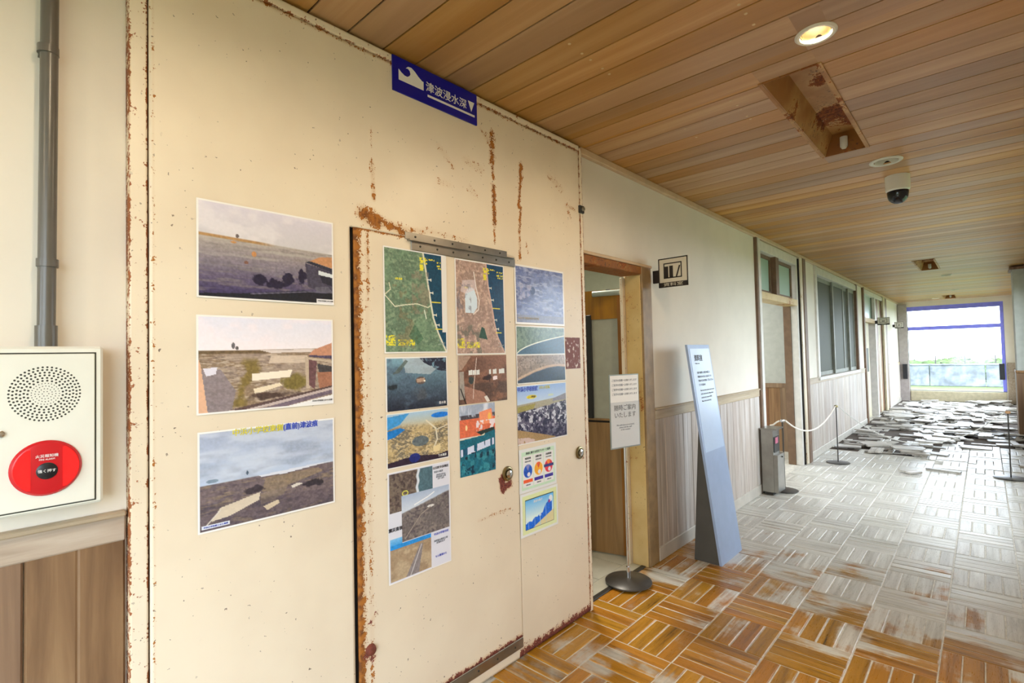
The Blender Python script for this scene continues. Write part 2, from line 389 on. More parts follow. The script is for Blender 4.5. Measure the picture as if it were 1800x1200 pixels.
# ------------------------------------------------------------------ floor
floor = struct(MB().box(W - .15, XR + .15, Y0 - .1, YE + .1, -.06, -.0030).build('floor', 'floor_bed'))
B(W, XR, 8.9, YE, -.004, -.0018).build('subfloor_patch', 'subfloor_dark', floor)
bs = .32; st = bs / 4
strips = []
rr = random.Random(3)
def strip_mesh(dx, dy, m, seed):
    g = random.Random(seed); b = .0035; t = [g.uniform(-.0012, .0012) for _ in range(4)]
    x, y = dx - .006, dy - .006; hx, hy = x / 2, y / 2
    vs = [(-hx, -hy, -.012), (hx, -hy, -.012), (hx, hy, -.012), (-hx, hy, -.012), (-hx, -hy, -.0025), (hx, -hy, -.0025), (hx, hy, -.0025), (-hx, hy, -.0025),
          (-hx + b, -hy + b, t[0]), (hx - b, -hy + b, t[1]), (hx - b, hy - b, t[2]), (-hx + b, hy - b, t[3])]
    fs = [(0, 3, 2, 1)] + [(i, (i + 1) % 4, 4 + (i + 1) % 4, 4 + i) for i in range(4)] + [(4 + i, 4 + (i + 1) % 4, 8 + (i + 1) % 4, 8 + i) for i in range(4)] + [(8, 9, 10, 11)]
    mb = MB(); mb.add(vs, fs); return mb, mb.mesh('strip', m)
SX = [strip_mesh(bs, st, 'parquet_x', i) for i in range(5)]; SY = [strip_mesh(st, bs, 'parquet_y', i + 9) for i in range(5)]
BROKEN = lambda x, y: y + .28 * x > 8.35 + .25 * math.sin(x * 5)
for k in range(-5, 4):
    for j in range(-24, 47):
        xa, ya = -.212 + bs * k, 3.313 + bs * j
        if xa > XR - .05: continue
        for q in range(4):
            if (k + j) % 2: x, y, run = xa + st * (q + .5), ya + bs / 2, 1
            else: x, y, run = xa + bs / 2, ya + st * (q + .5), 0
            if x > XR or x < W - .02: continue
            u, v, dep = project(x, y, 0)
            vis = -60 < u < 1860 and -60 < v < 1260
            br = BROKEN(x, y)
            if br and (x < -.45 or y > 10.3) and rr.random() < min(.85, (y - 8) * .35 + .25): continue
            strips.append((dep if vis else 1e3 + abs(y), x, y, run, rr.randrange(5), rr.uniform(-.0012, .0012) + (rr.uniform(0, .006) if br else 0)))
strips.sort()
far_x = MB(); far_y = MB()
for i, (dep, x, y, run, vi, dz) in enumerate(strips):
    mb, me = (SY if run else SX)[vi]
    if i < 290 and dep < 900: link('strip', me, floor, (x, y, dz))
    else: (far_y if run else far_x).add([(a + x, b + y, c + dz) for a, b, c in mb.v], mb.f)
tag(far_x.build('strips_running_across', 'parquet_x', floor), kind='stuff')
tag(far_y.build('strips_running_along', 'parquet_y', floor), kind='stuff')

# ------------------------------------------------------------------ fire door (door_1) folded flat against the wall
door1 = tag(link('door_1', None, None, (PN, .32, 0)), kind='structure')
door1['label'] = 'large cream rust-stained steel fire door with a small pass door, folded against the corridor wall'
FRAMES = [('frame_post', .322, .364, 0, 2.752), ('frame_post', 2.516, 2.542, 0, 2.742), ('frame_head', .364, 2.516, 2.722, 2.752)]
B(-1.79, PN - .022, .36, 2.52, 0, 2.722).build('backing', 'dark_gap', door1)
LY0, LY1, LZ0, LZ1 = 1.016, 1.922, .10, 2.006
def seg_d(y, z, a, b):
    (y0, z0), (y1, z1) = a, b; L = (y1 - y0) ** 2 + (z1 - z0) ** 2
    t = np.clip(((y - y0) * (y1 - y0) + (z - z0) * (z1 - z0)) / max(L, 1e-9), 0, 1)
    return np.hypot(y - y0 - t * (y1 - y0), z - z0 - t * (z1 - z0))
RUST = [((1.779, 2.60), (1.775, 2.46), .020, .75), ((1.776, 2.48), (1.782, 2.38), .010, .8), ((1.782, 2.34), (1.784, 2.15), .013, .95), ((1.784, 2.15), (1.782, 2.06), .01, .55), ((1.73, 2.58), (1.775, 2.54), .02, .45), ((1.70, 2.60), (1.73, 2.57), .012, .4),
        ((1.99, 2.50), (1.985, 2.42), .017, .75), ((1.984, 2.42), (1.965, 2.27), .010, .85), ((1.985, 2.27), (1.965, 2.14), .010, .8), ((1.968, 2.12), (1.968, 2.0), .009, .75), ((2.02, 2.10), (2.03, 2.04), .008, .45),
        ((1.10, 2.28), (1.102, 2.22), .012, .5), ((1.104, 2.20), (1.108, 2.13), .010, .62), ((1.105, 2.09), (1.106, 2.05), .009, .62), ((1.098, 2.42), (1.10, 2.34), .008, .35), ((1.44, 2.44), (1.52, 2.37), .022, .33), ((1.60, 2.42), (1.70, 2.40), .03, .34), ((1.44, 2.28), (1.50, 2.28), .025, .30), ((1.62, 2.29), (1.66, 2.27), .025, .30),
        ((2.22, 2.50), (2.34, 2.45), .025, .36), ((2.38, 2.36), (2.46, 2.36), .02, .42), ((2.40, 2.33), (2.42, 2.30), .012, .5), ((1.06, 2.065), (1.12, 2.045), .030, .95), ((1.12, 2.05), (1.25, 2.025), .022, .75), ((1.25, 2.04), (1.35, 2.04), .016, .45), ((1.35, 2.05), (1.6, 2.04), .018, .33),
        ((.375, 2.7), (.375, 0), .004, .62), ((1.90, .06), (2.5, .015), .012, .3)]
def rust_field(y, z, leaf=False):
    f = np.zeros_like(y); d = np.zeros_like(y)
    for a, b, w, s in RUST: f = np.maximum(f, s * np.exp(-(seg_d(y, z, a, b) / w) ** 2 * .8))
    if not leaf:
        top = .55 * np.exp(-((2.715 - z) / .012) ** 2); f = np.maximum(f, top)
        bot = .95 * np.exp(-(np.maximum(z - .012, 0) / .034) ** 2) * (y > 1.9); f = np.maximum(f, bot); d = np.maximum(d, bot > .1)
        r = .5 * np.exp(-((2.512 - y) / .008) ** 2); f = np.maximum(f, r)
        k = .7 * np.exp(-(seg_d(y, z, (2.47, .945), (2.475, .90)) / .016) ** 2); f = np.maximum(f, k); d = np.maximum(d, k > .1)
    else:
        l = 1.1 * np.exp(-((y - LY0) / .030) ** 2.0); f = np.maximum(f, l)
        l2 = .6 * np.exp(-((y - 1.075) / .006) ** 2) * (z > 1.75); f = np.maximum(f, l2)
        l3 = .36 * np.exp(-((y - 1.07) / .018) ** 2); f = np.maximum(f, l3)
        t = .8 * np.exp(-((LZ1 - z) / .010) ** 2) * (y < 1.3); f = np.maximum(f, t)
        b = .85 * np.exp(-(np.maximum(z - LZ0 - .0, 0) / .022) ** 2); f = np.maximum(f, b); d = np.maximum(d, b > .1)
        for a, bb, w, s in [((1.795, .905), (1.80, .855), .020, 1.3), ((1.80, .86), (1.85, .87), .020, 1.2), ((1.06, .50), (1.09, .53), .012, .5), ((1.055, .385), (1.075, .37), .018, .7)]:
            k = s * np.exp(-(seg_d(y, z, a, bb) / w) ** 2); f = np.maximum(f, k); d = np.maximum(d, k > .15)
        k = .38 * np.exp(-((z - .74 - .03 * (y - 1.5)) / .012) ** 2) * (y > 1.62) * (y < 1.86); f = np.maximum(f, k)
    return f, d
def grid_face(name, y0, y1, z0, z1, step, xf, fieldf, m, parent, hole=None):
    ny, nz = max(2, int((y1 - y0) / step)), max(2, int((z1 - z0) / step))
    ys, zs = np.linspace(y0, y1, ny + 1), np.linspace(z0, z1, nz + 1); Y, Z = np.meshgrid(ys, zs)
    co = np.stack([xf(Y, Z), Y, Z], -1).reshape(-1, 3) - np.array(wl(parent))
    J, I = np.meshgrid(np.arange(nz), np.arange(ny), indexing='ij'); a = (J * (ny + 1) + I)
    yc, zc = (ys[:-1] + ys[1:]) / 2, (zs[:-1] + zs[1:]) / 2
    keep = np.ones((nz, ny), bool)
    if hole: keep = ~((yc[None, :] > hole[0]) & (yc[None, :] < hole[1]) & (zc[:, None] > hole[2]) & (zc[:, None] < hole[3]))
    a = a[keep]; q = np.stack([a, a + 1, a + ny + 2, a + ny + 1], -1)
    me = bpy.data.meshes.new(name); me.vertices.add(len(co)); me.vertices.foreach_set('co', co.astype(np.float32).ravel())
    me.loops.add(q.size); me.loops.foreach_set('vertex_index', q.astype(np.int32).ravel())
    me.polygons.add(len(q)); me.polygons.foreach_set('loop_start', np.arange(0, q.size, 4, dtype=np.int32))
    me.update(calc_edges=True); me.validate()
    return me, Y, Z
def add_col(me, name, rgb):
    at = me.color_attributes.new(name, 'FLOAT_COLOR', 'POINT')
    buf = np.ones((rgb.size // 3, 4), np.float32); buf[:, :3] = rgb.reshape(-1, 3); at.data.foreach_set('color', buf.ravel())
for nm, ya, yb, za, zb in FRAMES:
    me, Y, Z = grid_face(nm, ya, yb, za, zb, .005, lambda Y, Z: PN + 0 * Y, None, None, door1)
    e = np.minimum(Y - ya, yb - Y) if nm == 'frame_post' else np.abs(Z - za)
    f = .5 * np.exp(-(e / .0028) ** 2) * (.6 + .6 * np.sin(Z * 7 + Y * 3) ** 2) + .16; add_col(me, 'wear', np.stack([f, f * 0 + .5, f * 0], -1)); me.materials.append(MATS['panel_paint'])
    o = link(nm, me, door1, wl(door1)); sol = o.modifiers.new('thickness', 'SOLIDIFY'); sol.thickness = .044; sol.offset = -1
for nm, ya, yb, za, zb, leaf in (('panel', .3685, 2.512, .006, 2.716, False), ('pass_door', LY0, LY1, LZ0, LZ1, True)):
    hole = None if leaf else (LY0 - .012, LY1 + .003, LZ0 - .004, LZ1 + .003)
    wav = (lambda Y, Z: PN - .001 + .0008 * np.sin(Y * 3.1 + 1) * np.sin(Z * 2.3)) if not leaf else (lambda Y, Z: PN + .0 + .0004 * np.sin(Y * 2.7 + 2) * np.sin(Z * 2.1) - .003 * (Y - LY0 < .006))
    if leaf:
        par = door1
    me, Y, Z = grid_face(nm, ya, yb, za, zb, .010, wav, None, 'panel_paint', door1, hole)
    f, d = rust_field(Y, Z, leaf); add_col(me, 'wear', np.stack([f, d, f * 0], -1)); me.materials.append(MATS['panel_paint'])
    o = link(nm, me, door1, wl(door1))
    o.parent = door1; o.location = (0, 0, 0)
    me.polygons.foreach_set('use_smooth', [True] * len(me.polygons))
    sol = o.modifiers.new('thickness', 'SOLIDIFY'); sol.thickness = .016; sol.offset = -1
    if leaf: leafo = o
for y, z, x in ((1.831, .925, .012), (2.44, .935, .006)):
    k = MB().lathe((PN + .002, y, z), [(.036, 0), (.036, .006), (.030, .010), (.026, .010), (.024, .004)], 0, 28).build('handle_ring', 'brass_knob', leafo if y < 2 else door1)
    if y < 2: MB().lathe((PN + .004, y, z), [(.020, 0), (.020, .014), (.014, .018)], 0, 24).build('recessed_pull', 'chrome', leafo)
    else: MB().lathe((PN + .004, y, z), [(.020, 0), (.020, .012), (.014, .015)], 0, 24).build('recessed_pull', 'chrome', door1)
# stainless angle strips bolted over the leaf, top and foot
def bar(y0, y1, z0, z1, x0, x1, parent, nb):
    b = MB().box(x0, x0 + .004, y0, y1, z0, z1).build('steel_strip', 'steel', parent, bevel=.001)
    b['label'] = 'stainless steel strip with bolts'
    for i in range(nb):
        y = y0 + (y1 - y0) * (i + .5) / nb
        MB().lathe((x0 + .004, y, (z0 + z1) / 2), [(.005, 0), (.0035, .003)], 0, 10).build('bolt', 'steel_dark', b)
bar(1.25, 1.863, 1.996, 2.026, PN, 0, door1, 6); bar(1.277, 1.918, 1.953, 1.992, PN + .004, 0, door1, 7)
MB().box(PN, PN + .02, 1.26, 1.90, 1.990, 1.996).build('steel_lip', 'steel', door1)
bar(1.18, 1.918, .052, .098, PN + .001, 0, door1, 6)
# catch on the right edge
hg = MB().box(PN - .01, PN + .012, 2.50, 2.545, 2.345, 2.39).build('catch', 'steel_dark', door1, bevel=.003)
MB().lathe((PN + .012, 2.525, 2.368), [(.012, 0), (.010, .012)], 0, 14).build('catch_knob', 'steel', hg)
# foot bracket rust lump near the left lower corner
MB().lathe((PN + .001, 1.062, .405), [(.022, 0), (.018, .012), (.006, .018)], 0, 14).build('door_stop', 'chipped_red', leafo)
# bare primer patch where a lock plate was
t_ = NT('scraped_red'); n_ = t_.noise(70, 5, t_.coord((1, .7, .5), False)); t_.l(t_.mix(t_.smooth(n_, .56, .62), S(122, 58, 44), S(224, 206, 196)), t_.b.inputs['Base Color'])
tag(MB().box(PN, PN + .0008, 2.334, 2.476, 1.421, 1.600).build('bare_patch', 'scraped_red', door1))

# ------------------------------------------------------------------ doorway 2 (to the archive room)
d2 = tag(link('door_2', None, None, (-1.78, 3.28, 0)), kind='structure')
B(-1.905, -1.782, 3.28, 3.325, 0, 2.06).build('jamb', 'frame_paint_worn', d2, bevel=.004)
B(-1.79, -1.768, 3.285, 3.425, 0, 2.13).build('architrave', 'architrave_tan', d2, bevel=.005)
B(-1.93, -1.905, 3.25, 3.325, 0, 2.05).build('door_stop_strip', 'frame_paint', d2, bevel=.003)
B(-1.93, -1.77, 2.45, 3.283, 2.06, 2.115).build('head', 'rust_edge', d2, bevel=.004)
B(-1.79, -1.762, 2.545, 3.43, 2.115, 2.135).build('head_moulding', 'ceiling_trim', d2, bevel=.003)
B(-1.93, -1.79, 2.40, 2.45, 0, 2.06).build('jamb', 'frame_paint_worn', d2, bevel=.004)
B(-1.835, -1.80, 2.45, 3.28, -.004, .008).build('threshold', 'steel_dark', d2, bevel=.003)
# door leaf, open into the room: built along local -X from its hinge, turned a little
leaf = tag(link('door_leaf', None, d2, (-1.915, 3.36, 0)))
leaf.rotation_euler = (0, 0, math.atan2(.082, .325))
def LB(x0, x1, y0, y1, z0, z1, n, m, par, bevel=.002, lab=None):
    me = MB().box(x0, x1, y0, y1, z0, z1).mesh(n, m, Vector((0, 0, 0)), bevel); o = bpy.data.objects.new(n, me); COL.objects.link(o); o.parent = par
    if lab: o['label'] = lab
    return o
# (opening in the leaf: a tall vision panel)
mb = MB(); 
for a in ((-.80, -.40, 0.0), (-.095, 0, 0)):
    mb.box(a[0], a[1], 0, .036, .012, 1.985)
mb.box(-.40, -.095, 0, .036, .012, 1.015); mb.box(-.40, -.095, 0, .036, 1.765, 1.985)
me = mb.mesh('stile', 'door_wood'); so = bpy.data.objects.new('stile', me); COL.objects.link(so); so.parent = leaf
LB(-.40, -.095, .012, .020, 1.015, 1.765, 'vision_pane', 'leaf_pane', leaf, 0)
LB(-.345, -.30, -.012, .012, 1.015, 1.80, 'dark_panel', 'black', leaf)  # plain dark panel standing in for something dark behind the glass
LB(-.80, -.11, -.002, .0, .985, 1.0, 'groove', 'dark_gap', leaf, 0)
me = MB().tube([(-.27, -.035, 1.955), (-.06, -.035, 1.955)], .022, 16).mesh('door_closer', 'closer_grey'); dc = bpy.data.objects.new('door_closer', me); COL.objects.link(dc); dc.parent = leaf
LB(-.17, -.14, -.03, .0, 1.95, 1.985, 'closer_bracket', 'steel_dark', leaf)
LB(-.012, .012, -.02, .0, 1.70, 1.86, 'hinge', 'steel_dark', leaf)
LB(-.012, .012, -.02, .0, .30, .44, 'hinge', 'steel_dark', leaf)

# the archive room behind it
struct(MB().box(-4.6, W - .15, 1.6, 1.7, 0, H).build('wall_archive_near', 'room_wall'))
struct(MB().box(-4.6, W - .15, 5.5, 5.6, 0, H).build('wall_archive_far', 'room_wall'))
struct(MB().box(-4.7, -4.6, 1.6, 5.6, 0, H).build('wall_archive_side', 'room_wall'))
struct(MB().box(-4.7, W - .15, 1.6, 5.6, H, H + .1).build('ceiling_archive', 'room_wall'))
fa = struct(MB().box(-4.7, W - .14, 1.6, 5.6, -.06, -.006).build('floor_archive', 'dark_gap'))
tm = MB().box(.003, .297, .003, .297, -.006, .002).mesh('tile', 'room_floor', Vector((0, 0, 0)), .001)
for i in range(9):
    for j in range(13): link('tile', tm, fa, (-1.94 - .3 * (i + 1), 1.7 + .3 * j, 0))
B(-1.94, -1.836, 2.45, 3.28, -.006, .002).build('tile', 'room_floor', fa)
lt = thing('ceiling_lamp', (-2.7, 4.3, 2.72), 'flat round ceiling lamp added inside the archive room to light it', 'lamp')
MB().lathe((-2.7, 4.3, 2.765), [(.20, 0), (.20, -.04), (.17, -.06)], 2, 28).build('lamp_body', 'lamp_ring', lt)
al = bpy.data.lights.new('lamp_light', 'AREA'); al.shape = 'DISK'; al.size = .34; al.energy = 26; al.color = (1, .93, .8)  # added fill for the archive door and floor; lamp body is invented
ao = bpy.data.objects.new('lamp_light', al); COL.objects.link(ao); ao.location = (-2.7, 3.3, 2.69)

# ------------------------------------------------------------------ doorway 3 with transom lights
d3 = tag(link('door_3', None, None, (-1.78, 5.9, 0)), kind='structure')
B(-1.94, -1.762, 5.80, 5.84, 0, 2.74).build('post_edge', 'brown_trim', d3, bevel=.003)
B(-1.94, -1.755, 5.84, 5.915, 0, 2.72).build('post', 'white_trim', d3, bevel=.003)
B(-1.86, -1.78, 7.43, 7.50, 0, 2.72).build('post', 'white_trim', d3, bevel=.003)
B(-1.95, -1.862, 7.42, 7.50, 0, 2.72).build('post_back', 'brown_trim', d3, bevel=.003)
B(-1.93, -1.765, 7.50, 7.53, 0, 2.70).build('gap_strip', 'dark_gap', d3)
B(-1.94, -1.752, 7.53, 7.64, 0, 2.72).build('post', 'frame_paint', d3, bevel=.003)
B(-1.94, -1.742, 7.64, 7.77, 0, 2.72).build('post_edge', 'brown_trim', d3, bevel=.003)
B(-1.93, -1.765, 5.915, 7.40, 2.07, 2.15).build('transom_bar', 'frame_paint_worn', d3, bevel=.004)
B(-1.93, -1.765, 5.915, 7.40, 2.60, 2.70).build('head', 'white_trim', d3, bevel=.004)
B(-1.93, -1.77, 6.52, 6.64, 2.15, 2.60).build('mullion', 'brown_trim', d3, bevel=.004)
for a, b in ((5.915, 6.52), (6.64, 7.40)):
    f = B(-1.86, -1.825, a, b, 2.15, 2.19).box(-1.86, -1.825, a, b, 2.56, 2.60).box(-1.86, -1.825, a, a + .04, 2.19, 2.56).box(-1.86, -1.825, b - .04, b, 2.19, 2.56).build('sash', 'brown_trim', d3, bevel=.002)
    B(-1.848, -1.842, a + .04, b - .04, 2.19, 2.56).build('pane', 'frosted_pane', f)
struct(MB().box(-6.0, W - .15, 7.76, 7.9, 0, H).build('wall_classroom_far', 'grey_wall'))
wcf = bpy.data.objects['wall_classroom_far']
for i in range(22): B(-1.96 - .15 * (i + 1), -1.962 - .15 * i, 7.742, 7.76, .10, .98).build('board', 'brown_wood', wcf)
B(-6, -1.96, 7.735, 7.76, .98, 1.04).build('rail', 'brown_wood', wcf); B(-6, -1.96, 7.735, 7.76, 0, .1).build('skirting', 'base_board', wcf)
struct(MB().box(-6.0, -5.9, 5.6, 7.9, 0, H).build('wall_classroom_side', 'grey_wall'))
struct(MB().box(-6.0, W - .15, 5.6, 7.9, H, H + .1).build('ceiling_classroom', 'grey_wall'))
struct(MB().box(-6.0, W - .14, 5.6, 7.9, -.06, -.002).build('floor_classroom', 'floor_bed'))
al = bpy.data.lights.new('lamp_light', 'AREA'); al.size = .5; al.energy = 30; al.color = (.95, .97, 1)
ao = bpy.data.objects.new('lamp_light', al); COL.objects.link(ao); ao.location = (-3.4, 6.7, 2.68)
lt = thing('ceiling_lamp', (-3.4, 6.7, 2.72), 'flat square ceiling lamp inside the grey classroom', 'lamp')
B(-3.68, -3.12, 6.42, 6.98, 2.70, 2.765).build('lamp_body', 'lamp_ring', lt, bevel=.01)

# ------------------------------------------------------------------ window_1: sliding inner window
w1 = tag(link('window_1', None, None, (-1.79, 8.5, 1.08)), kind='structure')
B(-1.94, -1.765, 8.42, 8.52, 1.05, 2.72).build('jamb', 'white_trim', w1, bevel=.004)
B(-1.94, -1.76, 11.60, 11.70, 1.05, 2.72).build('jamb', 'brown_trim', w1, bevel=.004)
B(-1.94, -1.765, 8.52, 11.6, 2.60, 2.70).build('head', 'white_trim', w1, bevel=.004)
B(-1.94, -1.75, 8.42, 11.7, 1.05, 1.10).build('sill', 'white_trim', w1, bevel=.006)
for i, (a, b, x) in enumerate(((8.52, 9.80, -1.85), (9.74, 10.6, -1.82), (10.55, 11.1, -1.85), (11.05, 11.6, -1.82))):
    f = MB()
    for q in ((a, a + .055, 1.10, 2.60), (b - .055, b, 1.10, 2.60), (a + .055, b - .055, 1.10, 1.16), (a + .055, b - .055, 2.54, 2.60)): f.box(x - .014, x + .014, *q)
    f = f.build('sash', 'sash_grey', w1, bevel=.002)
    B(x - .003, x + .003, a + .055, b - .055, 1.16, 2.54).build('pane', 'dusty_pane', f)
struct(MB().box(-4.0, -3.9, 7.9, 17.6, 0, H).build('wall_office_side', 'grey_wall'))
struct(MB().box(-4.0, W - .15, 17.5, 17.6, 0, H).build('wall_office_far', 'grey_wall'))
struct(MB().box(-4.0, W - .15, 7.9, 17.6, H, H + .1).build('ceiling_office', 'grey_wall'))
struct(MB().box(-4.0, W - .14, 7.9, 17.6, -.06, -.002).build('floor_office', 'floor_bed'))
al = bpy.data.lights.new('lamp_light', 'AREA'); al.size = .6; al.energy = 16; al.color = (.95, .97, 1)
ao = bpy.data.objects.new('lamp_light', al); COL.objects.link(ao); ao.location = (-3.0, 11.5, 2.68)

# ------------------------------------------------------------------ doorway 4
d4 = tag(link('door_4', None, None, (-1.78, 12.45, 0)), kind='structure')
B(-1.94, -1.755, 12.34, 12.45, 0, 2.74).build('post', 'brown_trim', d4, bevel=.004)
B(-1.93, -1.77, 13.85, 13.98, 0, 2.68).build('post', 'white_trim', d4, bevel=.004)
B(-1.93, -1.765, 12.45, 13.85, 2.04, 2.13).build('transom_bar', 'ceiling_trim', d4, bevel=.004)
B(-1.93, -1.765, 12.45, 15.0, 2.62, 2.70).build('head', 'white_trim', d4, bevel=.004)
f = B(-1.86, -1.82, 12.45, 12.62, 2.13, 2.62).box(-1.86, -1.82, 13.8, 13.85, 2.13, 2.62).build('sash', 'sash_grey', d4)
B(-1.848, -1.842, 12.62, 13.8, 2.13, 2.62).build('pane', 'frosted_pane', f)
B(-1.88, -1.84, 12.45, 13.4, .02, 2.04).build('sliding_door', 'sill_wall', d4, bevel=.003)
B(-1.842, -1.836, 12.75, 13.25, 1.0, 1.5).build('door_pane', 'dusty_pane', d4)
for i in range(4): B(-1.87, -1.80, 13.99 + i * .26, 14.22 + i * .26, .02, 2.62).build('board', 'brown_wood' if i % 2 else 'sill_wall', d4, bevel=.004)
B(-1.93, -1.75, 15.0, 15.3, 0, 2.72).build('post', 'sill_wall', d4, bevel=.004)
B(-1.93, -1.765, 15.3, 15.7, 0, 2.72).build('post', 'brown_trim', d4, bevel=.004)

# ------------------------------------------------------------------ window_2: the end window
w2 = tag(link('window_2', None, None, (-.6, YE, .29)), kind='structure')
for q in ((-1.60, .38, 2.50, 2.62), (-1.60, .38, .29, .31), (-1.60, -1.565, .31, 2.50), (.31, .38, .31, 2.50)):
    B(q[0], q[1], YE + .02, YE + .08, q[2], q[3]).build('frame', 'window_blue' if q[0] > 0 or q[2] > 2 else 'sash_grey', w2, bevel=.004)
B(-1.565, .31, YE + .02, YE + .08, 1.96, 2.06).build('transom_bar', 'window_blue', w2, bevel=.004)
B(-1.565, .31, YE + .045, YE + .051, .31, 1.96).build('pane', 'clear_glass', w2); B(-1.565, .31, YE + .045, YE + .051, 2.06, 2.50).build('pane', 'clear_glass', w2)
portal((-.6, YE + .2, 1.45), (R(-90), 0, 0), 2.0, 2.4)
# right wall windows light the corridor from outside the frame; first is added fill
for i, (a, b, c, d) in enumerate(RH):
    w = tag(link('window_%d' % (i + 3), None, None, (XR, a, c)), kind='structure')
    for q in ((a, b, c, c + .05), (a, b, d - .05, d), (a, a + .05, c + .05, d - .05), (b - .05, b, c + .05, d - .05), ((a + b) / 2 - .03, (a + b) / 2 + .03, c + .05, d - .05)):
        B(XR + .03, XR + .09, *q).build('frame', 'sash_grey', w)
    for y0, y1 in ((a + .05, (a + b) / 2 - .03), ((a + b) / 2 + .03, b - .05)): B(XR + .058, XR + .064, y0, y1, c + .05, d - .05).build('pane', 'clear_glass', w)
    portal((XR + .2, (a + b) / 2, (c + d) / 2), (0, R(90), 0), d - c, b - a)
w7 = tag(link('window_8', None, None, (-.5, Y0, .1)), kind='structure')  # unseen window added behind the camera to fill the near corridor
for q in ((-1.5, .4, .1, .16), (-1.5, .4, 2.44, 2.5), (-1.5, -1.44, .16, 2.44), (.34, .4, .16, 2.44), (-.58, -.52, .16, 2.44)): B(q[0], q[1], Y0 - .1, Y0 - .04, q[2], q[3]).build('frame', 'sash_grey', w7)
B(-1.44, -.58, Y0 - .073, Y0 - .067, .16, 2.44).build('pane', 'clear_glass', w7); B(-.52, .34, Y0 - .073, Y0 - .067, .16, 2.44).build('pane', 'clear_glass', w7)
portal((-.55, Y0 - .2, 1.3), (R(90), 0, 0), 1.9, 2.4)

# ------------------------------------------------------------------ outdoors
gr = tag(MB().box(-60, 60, -40, 90, -.5, -.4).build('ground', 'grass'), kind='structure')
cw = thing('retaining_wall', (-1, 32, -.4), 'pale weathered concrete wall beyond the end window', 'wall')
for i in range(12): B(-10 + i * 2.0, -8.03 + i * 2.0, 32, 32.3, -.4, .60).build('wall_slab', 'concrete', cw, bevel=.02)
B(-10, 14, 31.95, 32.35, .60, .66).build('coping', 'concrete', cw)
for i, x in enumerate((-4.1, -1.80, -.72, .344, 2.6)):
    t = thing('fence_post', (x, 32.5, -.4), ['thin fence post outside, hidden left of the end window', 'thin fence post outside, leftmost one seen through the end window', 'thin fence post outside, middle one seen through the end window', 'thin fence post outside, rightmost one seen through the end window', 'thin fence post outside, hidden right of the end window'][i], 'post', 'fence posts beyond the concrete wall')
    MB().tube([(x, 32.5, -.4), (x, 32.5, 1.05)], .025, 8).build('pole', 'steel_dark', t)
hd = MB(); g = random.Random(5)
for i in range(240):
    x = g.uniform(-10, 9); y = g.uniform(36, 40); r = g.uniform(.25, .6); zc = g.uniform(-.1, .55)
    vs = []; fs = []
    for a in range(5):
        for b in range(8): th = PI * (a + .5) / 5; ph = 2 * PI * b / 8; k = r * g.uniform(.8, 1.15); vs.append((x + k * math.sin(th) * math.cos(ph), y + k * math.sin(th) * math.sin(ph), zc + .6 * k * math.cos(th)))
    for a in range(4):
        for b in range(8): fs.append((a * 8 + b, a * 8 + (b + 1) % 8, (a + 1) * 8 + (b + 1) % 8, (a + 1) * 8 + b))
    hd.add(vs, fs)
tag(hd.build('low_scrub', 'hedge'), 'low green scrub growing behind the concrete wall outside', 'shrubs', kind='stuff')

# ------------------------------------------------------------------ ceiling fittings
for i, (x0, x1, y0, y1) in enumerate(TR):
    t = thing('light_trough', ((x0 + x1) / 2, (y0 + y1) / 2, H), ['long rusted empty light trough in the ceiling above the totem, nearest of three', 'dark rusted empty light trough in the middle of the ceiling run, second of three', 'small pink-brown light trough close to the end window, farthest of three'][i], 'light fixture', 'rusted light troughs in the ceiling')
    b = .055
    MB().prism([(x0 + .004, H - .004), (x0 + .010, H - .004), (x0 + b, H + .13), (x0 + b - .006, H + .13)], y0 + .004, y1 - .004, 1).build('side_panel', 'trough_rust', t)
    MB().prism([(x1 - .004, H - .004), (x1 - .010, H - .004), (x1 - b, H + .13), (x1 - b + .006, H + .13)], y0 + .004, y1 - .004, 1).build('side_panel', 'trough_rust', t)
    B(x0 + b - .006, x1 - b + .006, y0 + .004, y1 - .004, H + .13, H + .136).build('reflector', 'trough_rust', t)
    B(x0 + .004, x1 - .004, y0 + .003, y0 + .009, H - .004, H + .13).build('end_panel', 'rust_edge', t)
    B(x0 + .004, x1 - .004, y1 - .009, y1 - .003, H - .004, H + .13).build('end_panel', 'rust_edge', t)
    MB().box(x0 - .012, x0 + .004, y0, y1, H - .006, H - .0005).box(x1 - .004, x1 + .012, y0, y1, H - .006, H - .0005).build('rim', 'trough_rust', t)
    MB().lathe(((x0 + x1) / 2, y1 - .03, H + .06), [(.022, .03), (.022, -.03), (.012, -.045)], 2, 16).build('lamp_socket', 'lamp_ring', t)
DLAB = ['lit recessed downlight with a warm glow, nearest in the ceiling', 'unlit round white downlight beside the dome camera', 'faint round downlight far down the ceiling past the second trough', 'small bright white spot in the ceiling near the end window', 'lit recessed downlight added in the ceiling behind the viewer as fill', 'lit recessed downlight added in the ceiling right above the viewer as fill', 'flat round downlight ring far down the ceiling']
